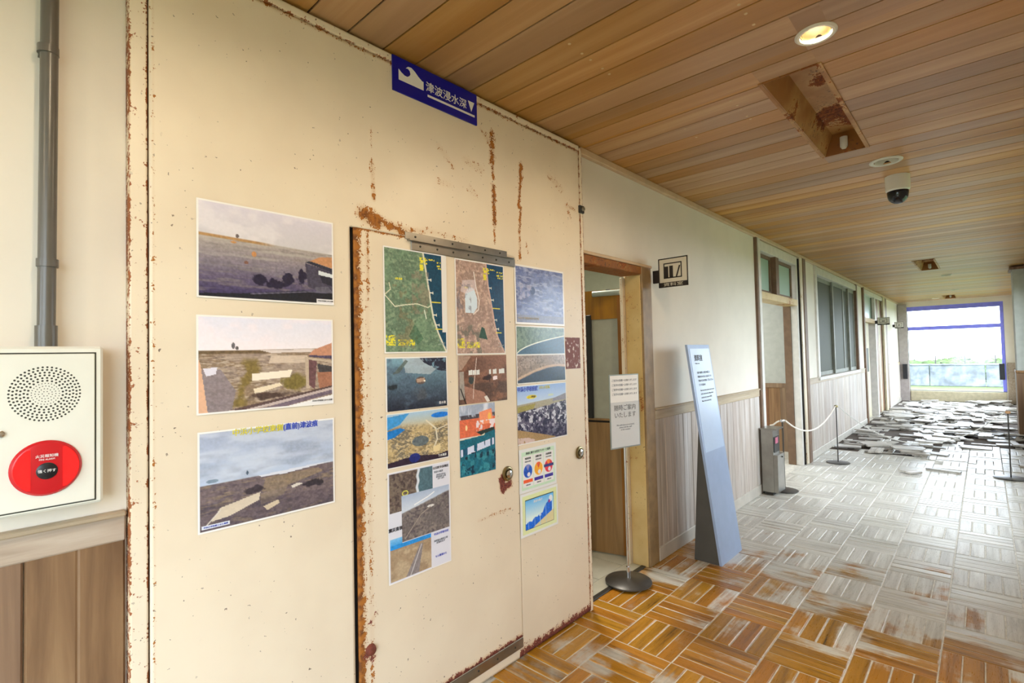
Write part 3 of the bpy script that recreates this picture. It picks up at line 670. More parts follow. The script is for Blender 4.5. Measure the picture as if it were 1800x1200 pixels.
for (x, y, r, kind), lab in zip(DL, DLAB):
    t = thing('downlight', (x, y, H), lab, 'downlight', 'recessed ceiling downlights')
    MB().lathe((x, y, H), [(r * .76, .0), (r * .76, -.004), (r * .85, -.008), (r, -.004), (r, 0)], 2, 40)
    ring = MB(); n = 40; pr_ = [(r * .72, .002), (r * .76, -.007), (r * .9, -.009), (r, -.003), (r, .0), (r * .72, .002)]
    vs = [(x + q[0] * math.cos(2 * PI * i / n), y + q[0] * math.sin(2 * PI * i / n), H + q[1]) for q in pr_ for i in range(n)]
    ring.sm = True; ring.add(vs, [(j * n + i, j * n + (i + 1) % n, (j + 1) * n + (i + 1) % n, (j + 1) * n + i) for j in range(5) for i in range(n)]); ring.build('ring', 'lamp_ring', t)
    can = MB(); pr_ = [(r * .72, .002), (r * .60, .055), (0.001, .058)]
    vs = [(x + q[0] * math.cos(2 * PI * i / n), y + q[0] * math.sin(2 * PI * i / n), H + q[1]) for q in pr_ for i in range(n)]
    can.sm = True; can.add(vs, [(j * n + i, j * n + (i + 1) % n, (j + 1) * n + (i + 1) % n, (j + 1) * n + i) for j in range(2) for i in range(n)]); can.build('can', 'lamp_can' if kind == 'lit' else 'lamp_ring', t)
    MB().lathe((x, y, H + .056), [(r * .30, 0), (r * .30, -.014), (r * .18, -.022)], 2, 24).build('bulb', 'bulb' if kind != 'off' else 'bulb_cool', t)
    if kind == 'lit':
        l = bpy.data.lights.new('bulb_light', 'SPOT'); l.energy = 15; l.color = (1, .78, .52); l.spot_size = R(176); l.spot_blend = .4; l.shadow_soft_size = .04
        q = bpy.data.objects.new('bulb_light', l); COL.objects.link(q); q.location = (x, y, H - .012)
t = thing('dome_camera', (-.43, 4.7, H), 'white ceiling dome camera with a dark glass dome', 'camera')
MB().lathe((-.43, 4.7, H), [(.076, 0), (.077, -.05), (.074, -.105), (.066, -.115)], 2, 36).build('housing', 'alarm_white', t)
MB().lathe((-.43, 4.7, H - .112), [(.066, 0), (.066, -.02)] + [(.064 * math.cos(a * PI / 16), -.03 - .064 * math.sin(a * PI / 16)) for a in range(8)] + [(.003, -.094)], 2, 32).build('dome', 'dome_dark', t)

# ------------------------------------------------------------------ alarm box, conduit
ax = -1.702
t = thing('fire_alarm_box', (-1.78, .148, 1.14), 'white steel fire alarm cabinet with speaker holes and red call button', 'alarm')
B(-1.79, ax - .004, .032, .258, 1.145, 1.551).build('cabinet', 'alarm_white', t, bevel=.006)
dr = B(ax - .006, ax, .050, .240, 1.157, 1.532).build('cabinet_door', 'alarm_white', t, bevel=.0015)
sm = MB().box(ax - .005, ax - .0035, .0465, .2435, 1.1535, 1.5355); sm.build('door_seam', 'hole_dark', t)
hl = MB(); cy, cz = .145, 1.434
for ring in range(10):
    rr_ = .006 + ring * .0066; hr = .0024 if ring > 3 else .0012
    n = max(6, int(2 * PI * rr_ / (.0085 if ring > 3 else .0060)))
    for i in range(n):
        a = 2 * PI * i / n + ring * .3; y, z = cy + rr_ * math.cos(a), cz + rr_ * math.sin(a)
        hl.add([(ax + .0003, y + hr * math.cos(q * PI / 4), z + hr * math.sin(q * PI / 4)) for q in range(8)], [tuple(range(8))])
tag(hl.build('speaker_holes', 'hole_dark', dr), kind='stuff')
by, bz = .147, 1.253
MB().lathe((ax, by, bz), [(.067, 0), (.067, .003), (.062, .009), (.05, .012)], 0, 48).build('red_disc', 'alarm_red', dr)
for sgn in (-1, 1):
    p = [(by + sgn * .030, bz - .048), (by + sgn * .030, bz + .048)] + [(by + sgn * .060 * math.cos(a), bz + .060 * math.sin(a)) for a in [k * .92 / 5 for k in range(5, -6, -1)]]
    MB().prism(p, ax + .002, ax + .0135, 0).build('lamp_lens', 'alarm_lens', dr)
MB().lathe((ax + .010, by, bz - .006), [(.020, 0), (.020, .004), (.016, .006)], 0, 28).build('push_button', 'black', dr)
text('火災報知機', .0085, 'white_print', dr, (ax + .0135, by, bz + .030), YP, ZP); text('FIRE ALARM', .0055, 'white_print', dr, (ax + .0135, by, bz + .022), YP, ZP)
text('強く押す', .0085, 'white_print', dr, (ax + .0165, by, bz - .006), YP, ZP)
MB().lathe((ax, .066, 1.345), [(.008, 0), (.008, .006), (.004, .008)], 0, 16).build('latch', 'chrome', dr)
t = thing('conduit_pipe', (-1.752, .15, 1.55), 'grey conduit pipe rising from the top of the alarm box', 'pipe')
MB().tube([(-1.752, .15, 1.55), (-1.752, .157, H - .002)], .0185, 20).build('pipe', 'pipe_grey', t)
MB().tube([(-1.752, .15, 1.548), (-1.752, .15, 1.605)], .0225, 20).build('coupling', 'pipe_grey', t)
for z in (1.765, 2.318):
    c = MB().tube([(-1.752, .152, z - .01), (-1.752, .152, z + .01)], .0222, 20); c.box(-1.79, -1.765, .135, .168, z - .009, z + .009); c.build('pipe_clamp', 'pipe_grey', t)

# ------------------------------------------------------------------ signs
t = thing('tsunami_depth_sign', (PN, 1.435, 2.6), 'blue tsunami depth sign with a white wave at the top of the fire door', 'sign')
B(PN + .001, PN + .007, 1.199, 1.672, 2.603, 2.750).build('plate', 'sign_blue', t)
fx = PN + .0078
wv = [(1.228, 2.655), (1.228, 2.700), (1.242, 2.690), (1.258, 2.682), (1.272, 2.682), (1.283, 2.690), (1.288, 2.700), (1.284, 2.712), (1.275, 2.718), (1.264, 2.716), (1.276, 2.727), (1.292, 2.729), (1.310, 2.720), (1.328, 2.705), (1.348, 2.693), (1.356, 2.692), (1.356, 2.655)]
MB().prism(wv, fx - .0006, fx, 0).build('wave_symbol', 'white_print', t)
text('津波浸水深', .047, 'white_print', t, (fx, 1.487, 2.677), YP, ZP, bold=.0003, sx=1.02)
B(fx - .0006, fx, 1.377, 1.656, 2.636, 2.646).build('line', 'white_print', t)
MB().prism([(1.615, 2.705), (1.655, 2.705), (1.635, 2.657)], fx - .0006, fx, 0).build('arrow', 'white_print', t)

def proj_sign(x0, x1, y, z0, z1, lab, txt, m, rich):
    t = thing('projecting_sign', (x0 - .03, y, z0), lab, 'sign')
    B(x0, x1, y, y + .012, z0, z1).build('plate', m, t, bevel=.001)
    fy = y - .0006; w, h = x1 - x0, z1 - z0; e = .008 * w / .22
    fr = MB()
    for q in ((x0, x1, z1 - e, z1), (x0, x0 + e, z0, z1), (x1 - e, x1, z0, z1), (x0, x1, z0, z0 + .17 * h)): fr.box(q[0], q[1], fy, y + .0, q[2], q[3])
    a, b, c, d = x0 + .18 * w, x1 - .20 * w, z0 + .30 * h, z1 - .17 * h
    for q in ((a, b, c, c + e), (a, b, d - e, d), (a, a + e, c, d), (b - e, b, c, d)): fr.box(q[0], q[1], fy, y, q[2], q[3])
    fr.build('border', 'sign_black', t)
    ic = MB(); cw = b - a; chh = d - c
    if rich:
        ic.box(a + .06 * cw, a + .26 * cw, fy, y, c, c + .78 * chh).box(a + .32 * cw, a + .52 * cw, fy, y, c, c + .80 * chh)
        ic.prism([(a + .66 * cw, c + .06 * chh), (a + .74 * cw, c + .06 * chh), (a + .93 * cw, c + .76 * chh), (a + .85 * cw, c + .78 * chh)], fy, y, 1)
    else: ic.box(a + .3 * cw, a + .7 * cw, fy, y, c + .3 * chh, c + .5 * chh)
    ic.build('book_symbol', 'sign_black', t)
    text(txt, .125 * h, 'sign_beige', t, ((x0 + x1) / 2, fy - .0006, z0 + .085 * h), XP, ZP, sx=1.9 if rich else 1.2)
    B(x0 - .045, x0 + .005, y - .004, y + .016, z0 + .18 * h, z0 + .62 * h).build('bracket', 'sign_black', t, bevel=.002)
proj_sign(-1.722, -1.501, 3.45, 1.969, 2.179, 'square black and beige projecting sign with book symbol beside the first doorway', '資料室', 'sign_beige', True)
proj_sign(-1.722, -1.50, 13.75, 2.0, 2.165, 'grey projecting sign at the far boarded doorway, nearer of the two far signs', '保健室', 'sign_beige', False)
proj_sign(-1.722, -1.53, 16.7, 2.0, 2.165, 'pale projecting sign next to the end window', '相談室', 'white_trim', False)

# ------------------------------------------------------------------ floor stand with notice
c = (-1.765, 2.979)
t = thing('notice_stand', (c[0], c[1], 0), 'chrome pole stand with an acrylic framed white notice before the doorway', 'sign stand')
MB().lathe((c[0], c[1], .013), [(.150, 0), (.150, .006), (.145, .010), (.05, .020), (.02, .028)], 2, 48).build('base', 'stand_base', t)
MB().tube([(c[0], c[1], .03), (c[0], c[1], .11)], .013, 16).build('sleeve', 'chrome', t)
MB().tube([(c[0], c[1], .10), (c[0], c[1], .93)], .0075, 14).build('pole', 'chrome', t)
dx, dy = math.sin(R(14)), math.cos(R(14)); nx, ny = dy, -dx
def oriented(u0, u1, n0, n1, z0, z1): 
    return MB().add([(c[0] + dx * u + nx * n, c[1] + dy * u + ny * n, z) for u in (u0, u1) for n in (n0, n1) for z in (z0, z1)], [(0, 1, 3, 2), (4, 6, 7, 5), (0, 4, 5, 1), (2, 3, 7, 6), (0, 2, 6, 4), (1, 5, 7, 3)])
oriented(-.135, .135, .008, .013, .885, 1.365).build('backboard', 'closer_grey', t)
nb = oriented(-.128, .128, .0135, .0145, .893, 1.358).build('notice_paper', 'paper', t)
oriented(-.135, .135, .016, .018, .885, 1.185).build('acrylic_pocket', 'acrylic', t)
def on_n(u, z): return (c[0] + dx * u + nx * .0152, c[1] + dy * u + ny * .0152, z)
XA = (dx, dy, 0)
text('随時ご案内', .040, 'dark_print', nb, on_n(0, 1.145), XA, ZP); text('いたします', .040, 'dark_print', nb, on_n(0, 1.098), XA, ZP)
text('We will show you around,\nplease ask the staff\nat the counter', .015, 'grey_print', nb, on_n(0, 1.02), XA, ZP)
for i in range(4): text('ご見学の皆様へお知らせします', .0165, 'grey_print', nb, on_n(0, 1.325 - i * .030), XA, ZP)

# ------------------------------------------------------------------ totem
t = thing('information_totem', (-1.5, 3.82, 0), 'tall grey leaning information totem with a white text plate', 'sign')
xz = lambda z: -1.40 - .20 * z / 1.555
mb = MB(); mb.prism([(xz(0), 0), (xz(1.555), 1.555), (xz(1.555) - .018, 1.555), (xz(0) - .018, 0)], 3.62, 4.02, 1); mb.build('front_panel', 'totem_grey', t, bevel=.001)
mb = MB(); mb.prism([(xz(0) - .018, 0), (xz(.95) - .018, .95), (-1.60, 0)], 3.628, 4.012, 1); mb.build('wedge_body', 'totem_side', t)
def slab(z0, z1, y0, y1, off, th, m, n, par):
    mb = MB(); mb.prism([(xz(z0) + off, z0), (xz(z1) + off, z1), (xz(z1) + off + th, z1), (xz(z0) + off + th, z0)], y0, y1, 1); return mb.build(n, m, par)
tp = slab(.775, 1.525, 3.645, 3.998, .0, .002, 'totem_plate', 'text_plate', t)
ta = Vector((-.20, 0, 1.555)).normalized()
def onp(y, z): return (xz(z) + .003, y, z)
text('資料室', .050, 'dark_print', tp, onp(3.70, 1.452), YP, ta, align='LEFT', bold=.001); text('Archive room', .014, 'grey_print', tp, onp(3.70, 1.415), YP, ta, align='LEFT')
L1 = ['津波で被災した校舎の様子と', '地域の歩みを伝える展示室です', '当時の写真や資料をご覧ください', 'どうぞお静かに']
for i, s in enumerate(L1): text(s, .0185, 'grey_print', tp, onp(3.71, 1.345 - i * .030), YP, ta, align='LEFT')
L2 = ['This room shows pictures and records', 'of the school and the village before', 'and after the tsunami of 2011.', 'Please look around freely.']
for i, s in enumerate(L2): text(s, .0165, 'grey_print', tp, onp(3.72, 1.215 - i * .026), YP, ta, align='LEFT')

# ------------------------------------------------------------------ steel dispenser
t = thing('umbrella_bag_dispenser', (-1.68, 5.82, 0), 'brushed stainless steel box stand with pink label by the second doorway', 'dispenser')
MB().box(-1.755, -1.64, 5.70, 5.93, .035, .675).build('body', 'steel', t, bevel=.002)
B(-1.6395, -1.60, 5.702, 5.93, .035, .42).build('front_bin', 'steel', t, bevel=.002)
B(-1.765, -1.60, 5.69, 5.94, .676, .69).build('lid', 'steel', t, bevel=.002)
B(-1.6395, -1.634, 5.73, 5.90, .44, .60).build('slot_liner', 'steel_dark', t)
B(-1.634, -1.631, 5.76, 5.85, .53, .59).build('label_sticker', 'pink_label', t)
MB().box(-1.74, -1.66, 5.72, 5.86, 0, .036).build('foot', 'steel_dark', t)
MB().lathe((-1.60, 5.86, .385), [(.008, 0), (.006, .008)], 0, 12).build('lock', 'steel_dark', t)

# ------------------------------------------------------------------ rope stanchions and ropes
SP = [(-1.621, 5.997, .13, 'rope stanchion with chrome ring directly behind the steel box', 'chrome'), (-1.472, 7.869, .135, 'thin rope stanchion with brass top standing alone left of the broken floor', 'brass_knob'), (.163, 8.03, .15, 'thin rope stanchion with wooden coloured top at the right edge of the broken floor', 'wood_knob')]
for x, y, r, lab, km in SP:
    x2 = x
    t = thing('rope_stanchion', (x, y, 0), lab, 'stanchion', 'rope stanchions closing off the broken floor')
    MB().lathe((x, y, .004), [(r, 0), (r, .005), (r - .02, .009), (.012, .012)], 2, 40).build('base', 'stand_base', t)
    MB().tube([(x, y, .01), (x, y, .735)], .0065, 10).build('pole', 'steel_dark', t)
    MB().lathe((x, y, .725), [(.012, 0), (.022, .004), (.024, .018), (.020, .030), (.008, .034)], 2, 20).build('finial', km, t)
def rope(a, b, sag, r, m, lab):
    P = []
    for i in range(25):
        s = i / 24; P.append((a[0] + (b[0] - a[0]) * s, a[1] + (b[1] - a[1]) * s, a[2] + (b[2] - a[2]) * s - sag * 4 * s * (1 - s)))
    o = MB().tube(P, r, 8).build('barrier_rope', m, origin=a); tag(o, lab, 'rope')
rope((-1.60, 6.03, .742), (-1.478, 7.838, .742), .20, .0085, 'rope_white', 'white barrier rope sagging between the first two stanchions')
rope((-1.45, 7.875, .742), (.14, 8.03, .742), .42, .0055, 'rope_far', 'thin white rope hanging low across the start of the broken floor')
P = [(-1.645, 5.98, .742), (-1.67, 5.965, .728), (-1.70, 5.955, .70), (-1.735, 5.95, .69)]
tag(MB().tube(P, .008, 8).build('barrier_rope', 'rope_white', origin=P[0]), 'short white rope end tied from the first stanchion towards the wall', 'rope')

# ------------------------------------------------------------------ lifted parquet boards lying loose on the far floor
g = random.Random(11)
shapes = []
for (a, b) in ((.32, .08), (.32, .16), (.32, .32), (.24, .32), (.45, .08), (.16, .16), (.32, .24)):
    mb = MB(); n = max(1, round(b / .08))
    for i in range(n):
        y0 = -b / 2 + i * b / n; e0, e1 = g.uniform(-.02, .02), g.uniform(-.02, .02)
        mb.box(-a / 2 + e0, a / 2 + e1, y0 + .0015, y0 + b / n - .0015, -.009, .009)
    mb.box(-a / 2 + .03, a / 2 - .03, -b / 2 + .004, b / 2 - .004, -.012, -.008)
    shapes.append((a, b, mb.mesh('loose_floorboard', 'loose_wood', bevel=0)))
cnt = 0; PL = []
KN = ['narrow parquet strip', 'two-strip parquet piece', 'square parquet block', 'short wide parquet piece', 'long narrow floor lath', 'small square parquet piece', 'three-strip parquet piece']
for i in range(300):
    y = 8.7 + 9.2 * (i / 300.0) ** .9 + g.uniform(-.12, .12)
    x = g.uniform(-1.60, .42)
    if y < 10.6 and (y + .28 * x < 8.55 or x > -.55 and g.random() < .7): continue
    y = min(y, 17.8); ki = g.choice([0, 0, 1, 1, 1, 2, 3, 4, 5, 6])
    a, b, me = shapes[ki]; r = (a + b) / 4 + .02
    z = .012
    for (px, py, pz, prr) in PL[-60:]:
        if math.hypot(px - x, py - y) < (r + prr) * .62: z = max(z, pz + .017)
    z = min(z, .075); tilt = g.uniform(-1, 1) * (.13 if g.random() < .35 else .03)
    z += abs(math.sin(tilt)) * b / 2; PL.append((x, y, z, r))
    o = link('loose_floorboard', me, None, (x, y, z))
    o.rotation_euler = (tilt, g.uniform(-.05, .05), g.choice([0, PI / 2, PI]) + g.gauss(0, .22))
    col_ = 'along the left wall' if x < -1.1 else 'left of middle' if x < -.55 else 'right of middle' if x < 0 else 'along the right side'
    row_ = 'at the front edge' if y < 9.6 else 'opposite the inner window' if y < 11 else 'just before the far doorway' if y < 12.4 else 'level with the far doorway' if y < 13.7 else 'at the far doorway post' if y < 15 else 'past the far doorway' if y < 16.4 else 'close to the end window'
    tag(o, 'loose %s%s%s, %s' % (('tilted ' if abs(tilt) > .05 else 'flat '), KN[ki], ' ' + col_, row_), 'floorboard', 'loose parquet boards on the far floor'); cnt += 1
def single(x, y, k, rz, lab, tilt=0, z=.010):
    o = link('loose_floorboard', shapes[k][2], None, (x, y, z)); o.rotation_euler = (tilt, 0, rz); tag(o, lab, 'floorboard')
single(-.70, 7.72, 5, .9, 'small pale parquet square lying alone in front of the broken floor', .05, .02)
single(-.42, 8.05, 0, -.15, 'single reddish parquet strip at the front edge of the broken floor')

# ------------------------------------------------------------------ printed photographs on the fire door
def vnoise(U, V, fx, fy, seed, oc=4):
    out = np.zeros_like(U); am = 1.0; tot = 0
    for o in range(oc):
        gx, gy = int(max(fx, 1)) + 2, int(max(fy, 1)) + 2; G = np.random.RandomState(seed + o * 17).rand(gy + 1, gx + 1)
        x, y = U * fx, V * fy; xi, yi = np.clip(x.astype(int), 0, gx - 1), np.clip(y.astype(int), 0, gy - 1); tx, ty = x - xi, y - yi
        tx, ty = np.clip(tx * tx * (3 - 2 * tx), 0, 1), np.clip(ty * ty * (3 - 2 * ty), 0, 1)
        out += am * ((G[yi, xi] * (1 - tx) + G[yi, xi + 1] * tx) * (1 - ty) + (G[yi + 1, xi] * (1 - tx) + G[yi + 1, xi + 1] * tx) * ty)
        tot += am; am *= .55; fx *= 2; fy *= 2
    return out / tot
def sst(x, a, b): t = np.clip((x - a) / (b - a), 0, 1); return t * t * (3 - 2 * t)
class Art:
    def __init__(s, w, h, res=.0021):
        s.w, s.h = w, h; s.nx, s.ny = int(w / res), int(h / res)
        s.U, s.V = np.meshgrid(np.linspace(0, 1, s.nx + 1), np.linspace(0, 1, s.ny + 1)); s.c = np.ones((s.ny + 1, s.nx + 1, 3)) * 240.
        s.sd = 1
    def n(s, fx, fy, oc=4): s.sd += 31; return vnoise(s.U, s.V, fx, fy, s.sd, oc)
    def put(s, m, col):
        m = np.asarray(m, float)[..., None]; s.c = s.c * (1 - m) + np.array(col, float) * m; return s
    def grad(s, v0, c0, v1, c1, m=1.0):
        t = np.clip((s.V - v0) / (v1 - v0), 0, 1)[..., None]; c = np.array(c0, float) * (1 - t) + np.array(c1, float) * t
        m = (np.ones_like(s.U) * m)[..., None]; s.c = s.c * (1 - m) + c * m; return s
    def tex(s, m, a, b, fx, fy, lo=.35, hi=.65, oc=4): return s.put(m * sst(s.n(fx, fy, oc), lo, hi), b) if a is None else (s.put(m, a), s.put(m * sst(s.n(fx, fy, oc), lo, hi), b))[0]
    def poly(s, p):
        ins = np.zeros(s.U.shape, bool); n = len(p)
        for i in range(n):
            (x0, y0), (x1, y1) = p[i], p[(i + 1) % n]
            if y0 == y1: continue
            cnd = (s.V > min(y0, y1)) & (s.V <= max(y0, y1)) & (s.U < x0 + (s.V - y0) * (x1 - x0) / (y1 - y0)); ins ^= cnd
        return ins.astype(float)
    def line(s, pts, w):
        d = np.full(s.U.shape, 9.0)
        for (a, b) in zip(pts[:-1], pts[1:]): d = np.minimum(d, seg_d(s.U * s.w, s.V * s.h, (a[0] * s.w, a[1] * s.h), (b[0] * s.w, b[1] * s.h)))
        return 1 - sst(d, w * .6, w * 1.3)
    def ell(s, cx, cy, rx, ry): return 1 - sst(np.hypot((s.U - cx) / rx, (s.V - cy) / ry), .9, 1.05)
    def below(s, f, soft=.006): return sst(s.V - f, -soft, soft)
    def border(s, mm=.006, l=1, r=1, t=1, b=1, col=(247, 246, 244)):
        x, y = s.U * s.w, s.V * s.h
        m = ((x < mm) & bool(l)) | ((x > s.w - mm) & bool(r)) | ((y < mm) & bool(t)) | ((y > s.h - mm) & bool(b)); return s.put(m, col)
def lin(c): c = np.clip(c, 0, 255) / 255.; return np.where(c <= .04045, c / 12.92, ((c + .055) / 1.055) ** 2.4)
NPOST = 0
def poster(art, y0, zt, lab, rot=0.0, lift=.0, group=None):
    global NPOST; NPOST += 1
    fn = vnoise(art.U, art.V, art.w * 160, art.h * 160, 900 + NPOST, 3); wht = (art.c.min(-1) > 225)[..., None]
    art.c = np.where(wht, art.c, art.c * (1.10 + .8 * np.clip(1.02 - art.c.mean(-1, keepdims=True) / 190., .05, .6) * (fn[..., None] - .5)) + 3)
    w, h = art.w, art.h; ca, sa = math.cos(rot), math.sin(rot)
    Yl, Zl = art.U * w, -art.V * h
    x = .0026 + lift + .0008 * np.sin(art.U * 5 + NPOST) * np.sin(art.V * 4 + 1)
    co = np.stack([x, Yl * ca - Zl * sa, Yl * sa + Zl * ca], -1).reshape(-1, 3); ny, nx = art.ny, art.nx
    J, I = np.meshgrid(np.arange(ny), np.arange(nx), indexing='ij'); a = (J * (nx + 1) + I).ravel(); q = np.stack([a, a + nx + 1, a + nx + 2, a + 1], -1)
    # thin edge so that the sheet has a thickness
    me = bpy.data.meshes.new('photo_poster'); nv = len(co)
    rim = [(0, 0), (0, nx), (ny, nx), (ny, 0)]; ri = [j * (nx + 1) + i for j, i in rim]; back = co[ri].copy(); back[:, 0] -= .0014
    co = np.vstack([co, back]); me.vertices.add(len(co)); me.vertices.foreach_set('co', co.astype(np.float32).ravel())
    q = np.vstack([q, [[nv, nv + 1, nv + 2, nv + 3]]])
    me.loops.add(q.size); me.loops.foreach_set('vertex_index', q.astype(np.int32).ravel()); me.polygons.add(len(q)); me.polygons.foreach_set('loop_start', np.arange(0, q.size, 4, dtype=np.int32)); me.update(calc_edges=True)
    rgb = np.vstack([lin(art.c).reshape(-1, 3), np.full((4, 3), .85)]); add_col(me, 'Col', rgb); me.materials.append(MATS['photo_print'])
    me.polygons.foreach_set('use_smooth', [True] * len(me.polygons))
    o = link('photo_poster', me, None, (PN, y0, zt)); tag(o, lab, 'poster', group or 'photo posters on the fire door')
    def T(body, u, v, size, m, bold=0.0, sx=1.0, align='CENTER'):
        yy, zz = u * w, -v * h
        return text(body, size, m, o, (PN + .0040 + lift, y0 + yy * ca - zz * sa, zt + yy * sa + zz * ca), (0, ca, sa), (0, -sa, ca), name='caption', bold=bold, sx=sx, align=align)
    o_T.append(T); return o, T
o_T = []
def land(A, m, cols, fx=20, fy=14):
    A.put(m, cols[0]); q = .45 * A.n(fx * .35, fy * .35, 3)
    for i, cc in enumerate(cols[1:]): A.put(m * .8 * sst(q + .55 * A.n(fx * (1.8 + .5 * i), fy * (1.8 + .6 * i), 4), .40 + .04 * i, .62), cc)
# P1 flooded fields
A = Art(.444, .304); U, V = A.U, A.V
A.grad(0, (196, 192, 206), .4, (186, 184, 188)); A.put(.5 * sst(A.n(4, 6), .45, .7), (216, 212, 216))
hz = .345 + .05 * U; A.grad(.34, (168, 160, 152), .95, (52, 46, 84), A.below(hz)); A.put(A.below(hz) * .5 * sst(A.n(5, 34), .5, .7), (120, 114, 112)); A.put(A.below(hz) * (1 - sst(V, .5, .8)) * .4 * sst(A.n(4, 24), .45, .7), (176, 172, 164))
A.put(sst(V, hz - .012, hz) * (1 - sst(V, hz + .018, hz + .028)) * (1 - sst(U, .38, .55)), (158, 124, 84))
for cx, cy, rx, ry, cc in ((.26, .33, .012, .02, (100, 90, 90)), (.235, .40, .02, .012, (176, 130, 84)), (.375, .50, .018, .03, (180, 128, 84)), (.32, .60, .016, .018, (110, 80, 70))): A.put(A.ell(cx, cy, rx, ry), cc)
nn = A.n(22, 16)
for cx, cy, rx, ry in ((.41, .77, .05, .06), (.52, .80, .06, .07), (.61, .74, .05, .08), (.73, .70, .035, .085)): A.put(sst(1.2 - np.hypot((U - cx) / rx, (V - cy) / ry) + (nn - .5) * 1.6, .2, .5), (30, 28, 52))
A.put(A.poly([(.76, .53), (1, .60), (1, .92), (.78, .80)]), (62, 60, 78)); A.put(A.poly([(.80, .50), (.88, .44), (1, .42), (1, .56)]), (176, 128, 92)); A.put(A.poly([(.76, .52), (.80, .50), (1, .565), (1, .61)]), (44, 46, 62)); A.put(A.poly([(.87, .60), (.99, .63), (.99, .67), (.87, .65)]), (196, 204, 210)); A.put(A.poly([(.88, .655), (1, .68), (1, .78), (.90, .74)]), (34, 36, 52)); A.put(A.poly([(.84, .80), (.95, .78), (1, .86), (1, .97), (.86, .95)]), (84, 84, 100))
A.put(A.poly([(.0, 1), (.0, .955), (.30, .93), (.75, .85), (1, .86), (1, 1)]), (24, 28, 40)); A.put(A.line([(.35, .93), (.6, .89), (.78, .86), (.95, .855)], .0018), (92, 90, 112))
A.put(A.poly([(.85, .935), (1, .935), (1, .98), (.85, .98)]), (232, 232, 238)); A.border(.006)
o, T = poster(A, .487, 2.005, 'poster of grey flood water with dark bushes, topmost on the left of the fire door')
T('中浜小学校屋上から北側', .925, .957, .0052, 'dark_print')
# P2
A = Art(.440, .304); U, V = A.U, A.V
A.grad(0, (206, 208, 224), .4, (222, 216, 222)); A.put(.4 * sst(A.n(4, 5), .5, .7), (228, 214, 220))
hz = .37 - .03 * U; g_ = A.below(hz); land(A, g_, [(150, 134, 122), (104, 90, 86), (186, 170, 152), (124, 104, 84)], 8, 34)
A.put(A.below(.36 + 0 * U) * (1 - A.below(.395 + 0 * U)) * (1 - sst(U, .42, .5)), (98, 82, 62)); A.put(A.ell(.235, .31, .012, .035), (96, 92, 96)); A.put(A.ell(.26, .335, .012, .02), (92, 88, 90))
A.put(A.poly([(.42, .36), (.85, .35), (.85, .385), (.5, .39)]) * .8, (214, 206, 206)); A.put(A.poly([(.50, .42), (.78, .42), (.80, .50), (.48, .50)]) * .8, (202, 186, 170))
nn = A.n(14, 12); A.put(sst(1 - np.abs(U - .32 + .05 * np.sin(V * 9)) / .10 + (nn - .5) * 1.4, .3, .8) * sst(V, .42, .5) * (1 - sst(V, .93, .97)), (116, 100, 58)); A.put(sst(1.1 - np.hypot((U - .68) / .12, (V - .72) / .11) + (nn - .5), .2, .6), (112, 100, 56))
A.put(A.poly([(.36, .61), (.66, .58), (.64, .66), (.36, .685)]), (222, 212, 196)); A.put(A.poly([(.37, .77), (.56, .72), (.58, .75), (.38, .83)]), (214, 200, 176)); A.put(sst(1 - np.hypot((U - .5) / .22, (V - .85) / .06) + (nn - .5) * 1.3, .2, .6), (70, 56, 52))
A.put(A.poly([(.03, .55), (.15, .55), (.25, .78), (.22, 1), (.06, 1)]) * .9, (128, 118, 124)); A.put(A.poly([(.04, .54), (.13, .53), (.12, .60), (.06, .62)]), (204, 202, 216)); A.put(A.poly([(.0, .40), (.025, .5), (.07, 1), (0, 1)]), (206, 164, 136))
A.put(A.poly([(.83, .36), (1, .27), (1, .45), (.79, .42)]), (182, 132, 108)); A.put(A.poly([(.79, .42), (1, .43), (1, .47), (.80, .44)]), (74, 66, 90)); A.put(A.poly([(.76, .44), (.98, .48), (1, .52), (.80, .47), (.80, .80), (.77, .80)]), (176, 160, 142)); A.put(A.poly([(.79, .47), (.86, .49), (.84, .82), (.79, .76)]), (98, 70, 74)); A.put(A.poly([(.86, .52), (1, .56), (1, .64), (.88, .64)]), (64, 62, 66)); A.put(A.poly([(.86, .62), (1, .62), (1, .84), (.88, .84)]), (150, 104, 84))
A.put(A.poly([(.1, 1), (.45, .93), (1, .80), (1, .84), (.6, .94), (.3, 1)]), (178, 164, 162)); A.put(A.poly([(.2, .975), (1, .78), (1, .80), (.3, .985)]), (84, 68, 68)); A.put(A.poly([(.42, .985), (1, .83), (1, .875), (.6, .985)]), (104, 92, 106)); A.put(A.poly([(.55, 1), (1, .89), (1, 1)]), (242, 242, 244)); A.border(.006)
o, T = poster(A, .485, 1.648, 'poster of muddy ground strewn with wreckage, middle one on the left of the fire door')
T('中浜小学校屋上から北側', .90, .952, .0068, 'dark_print')
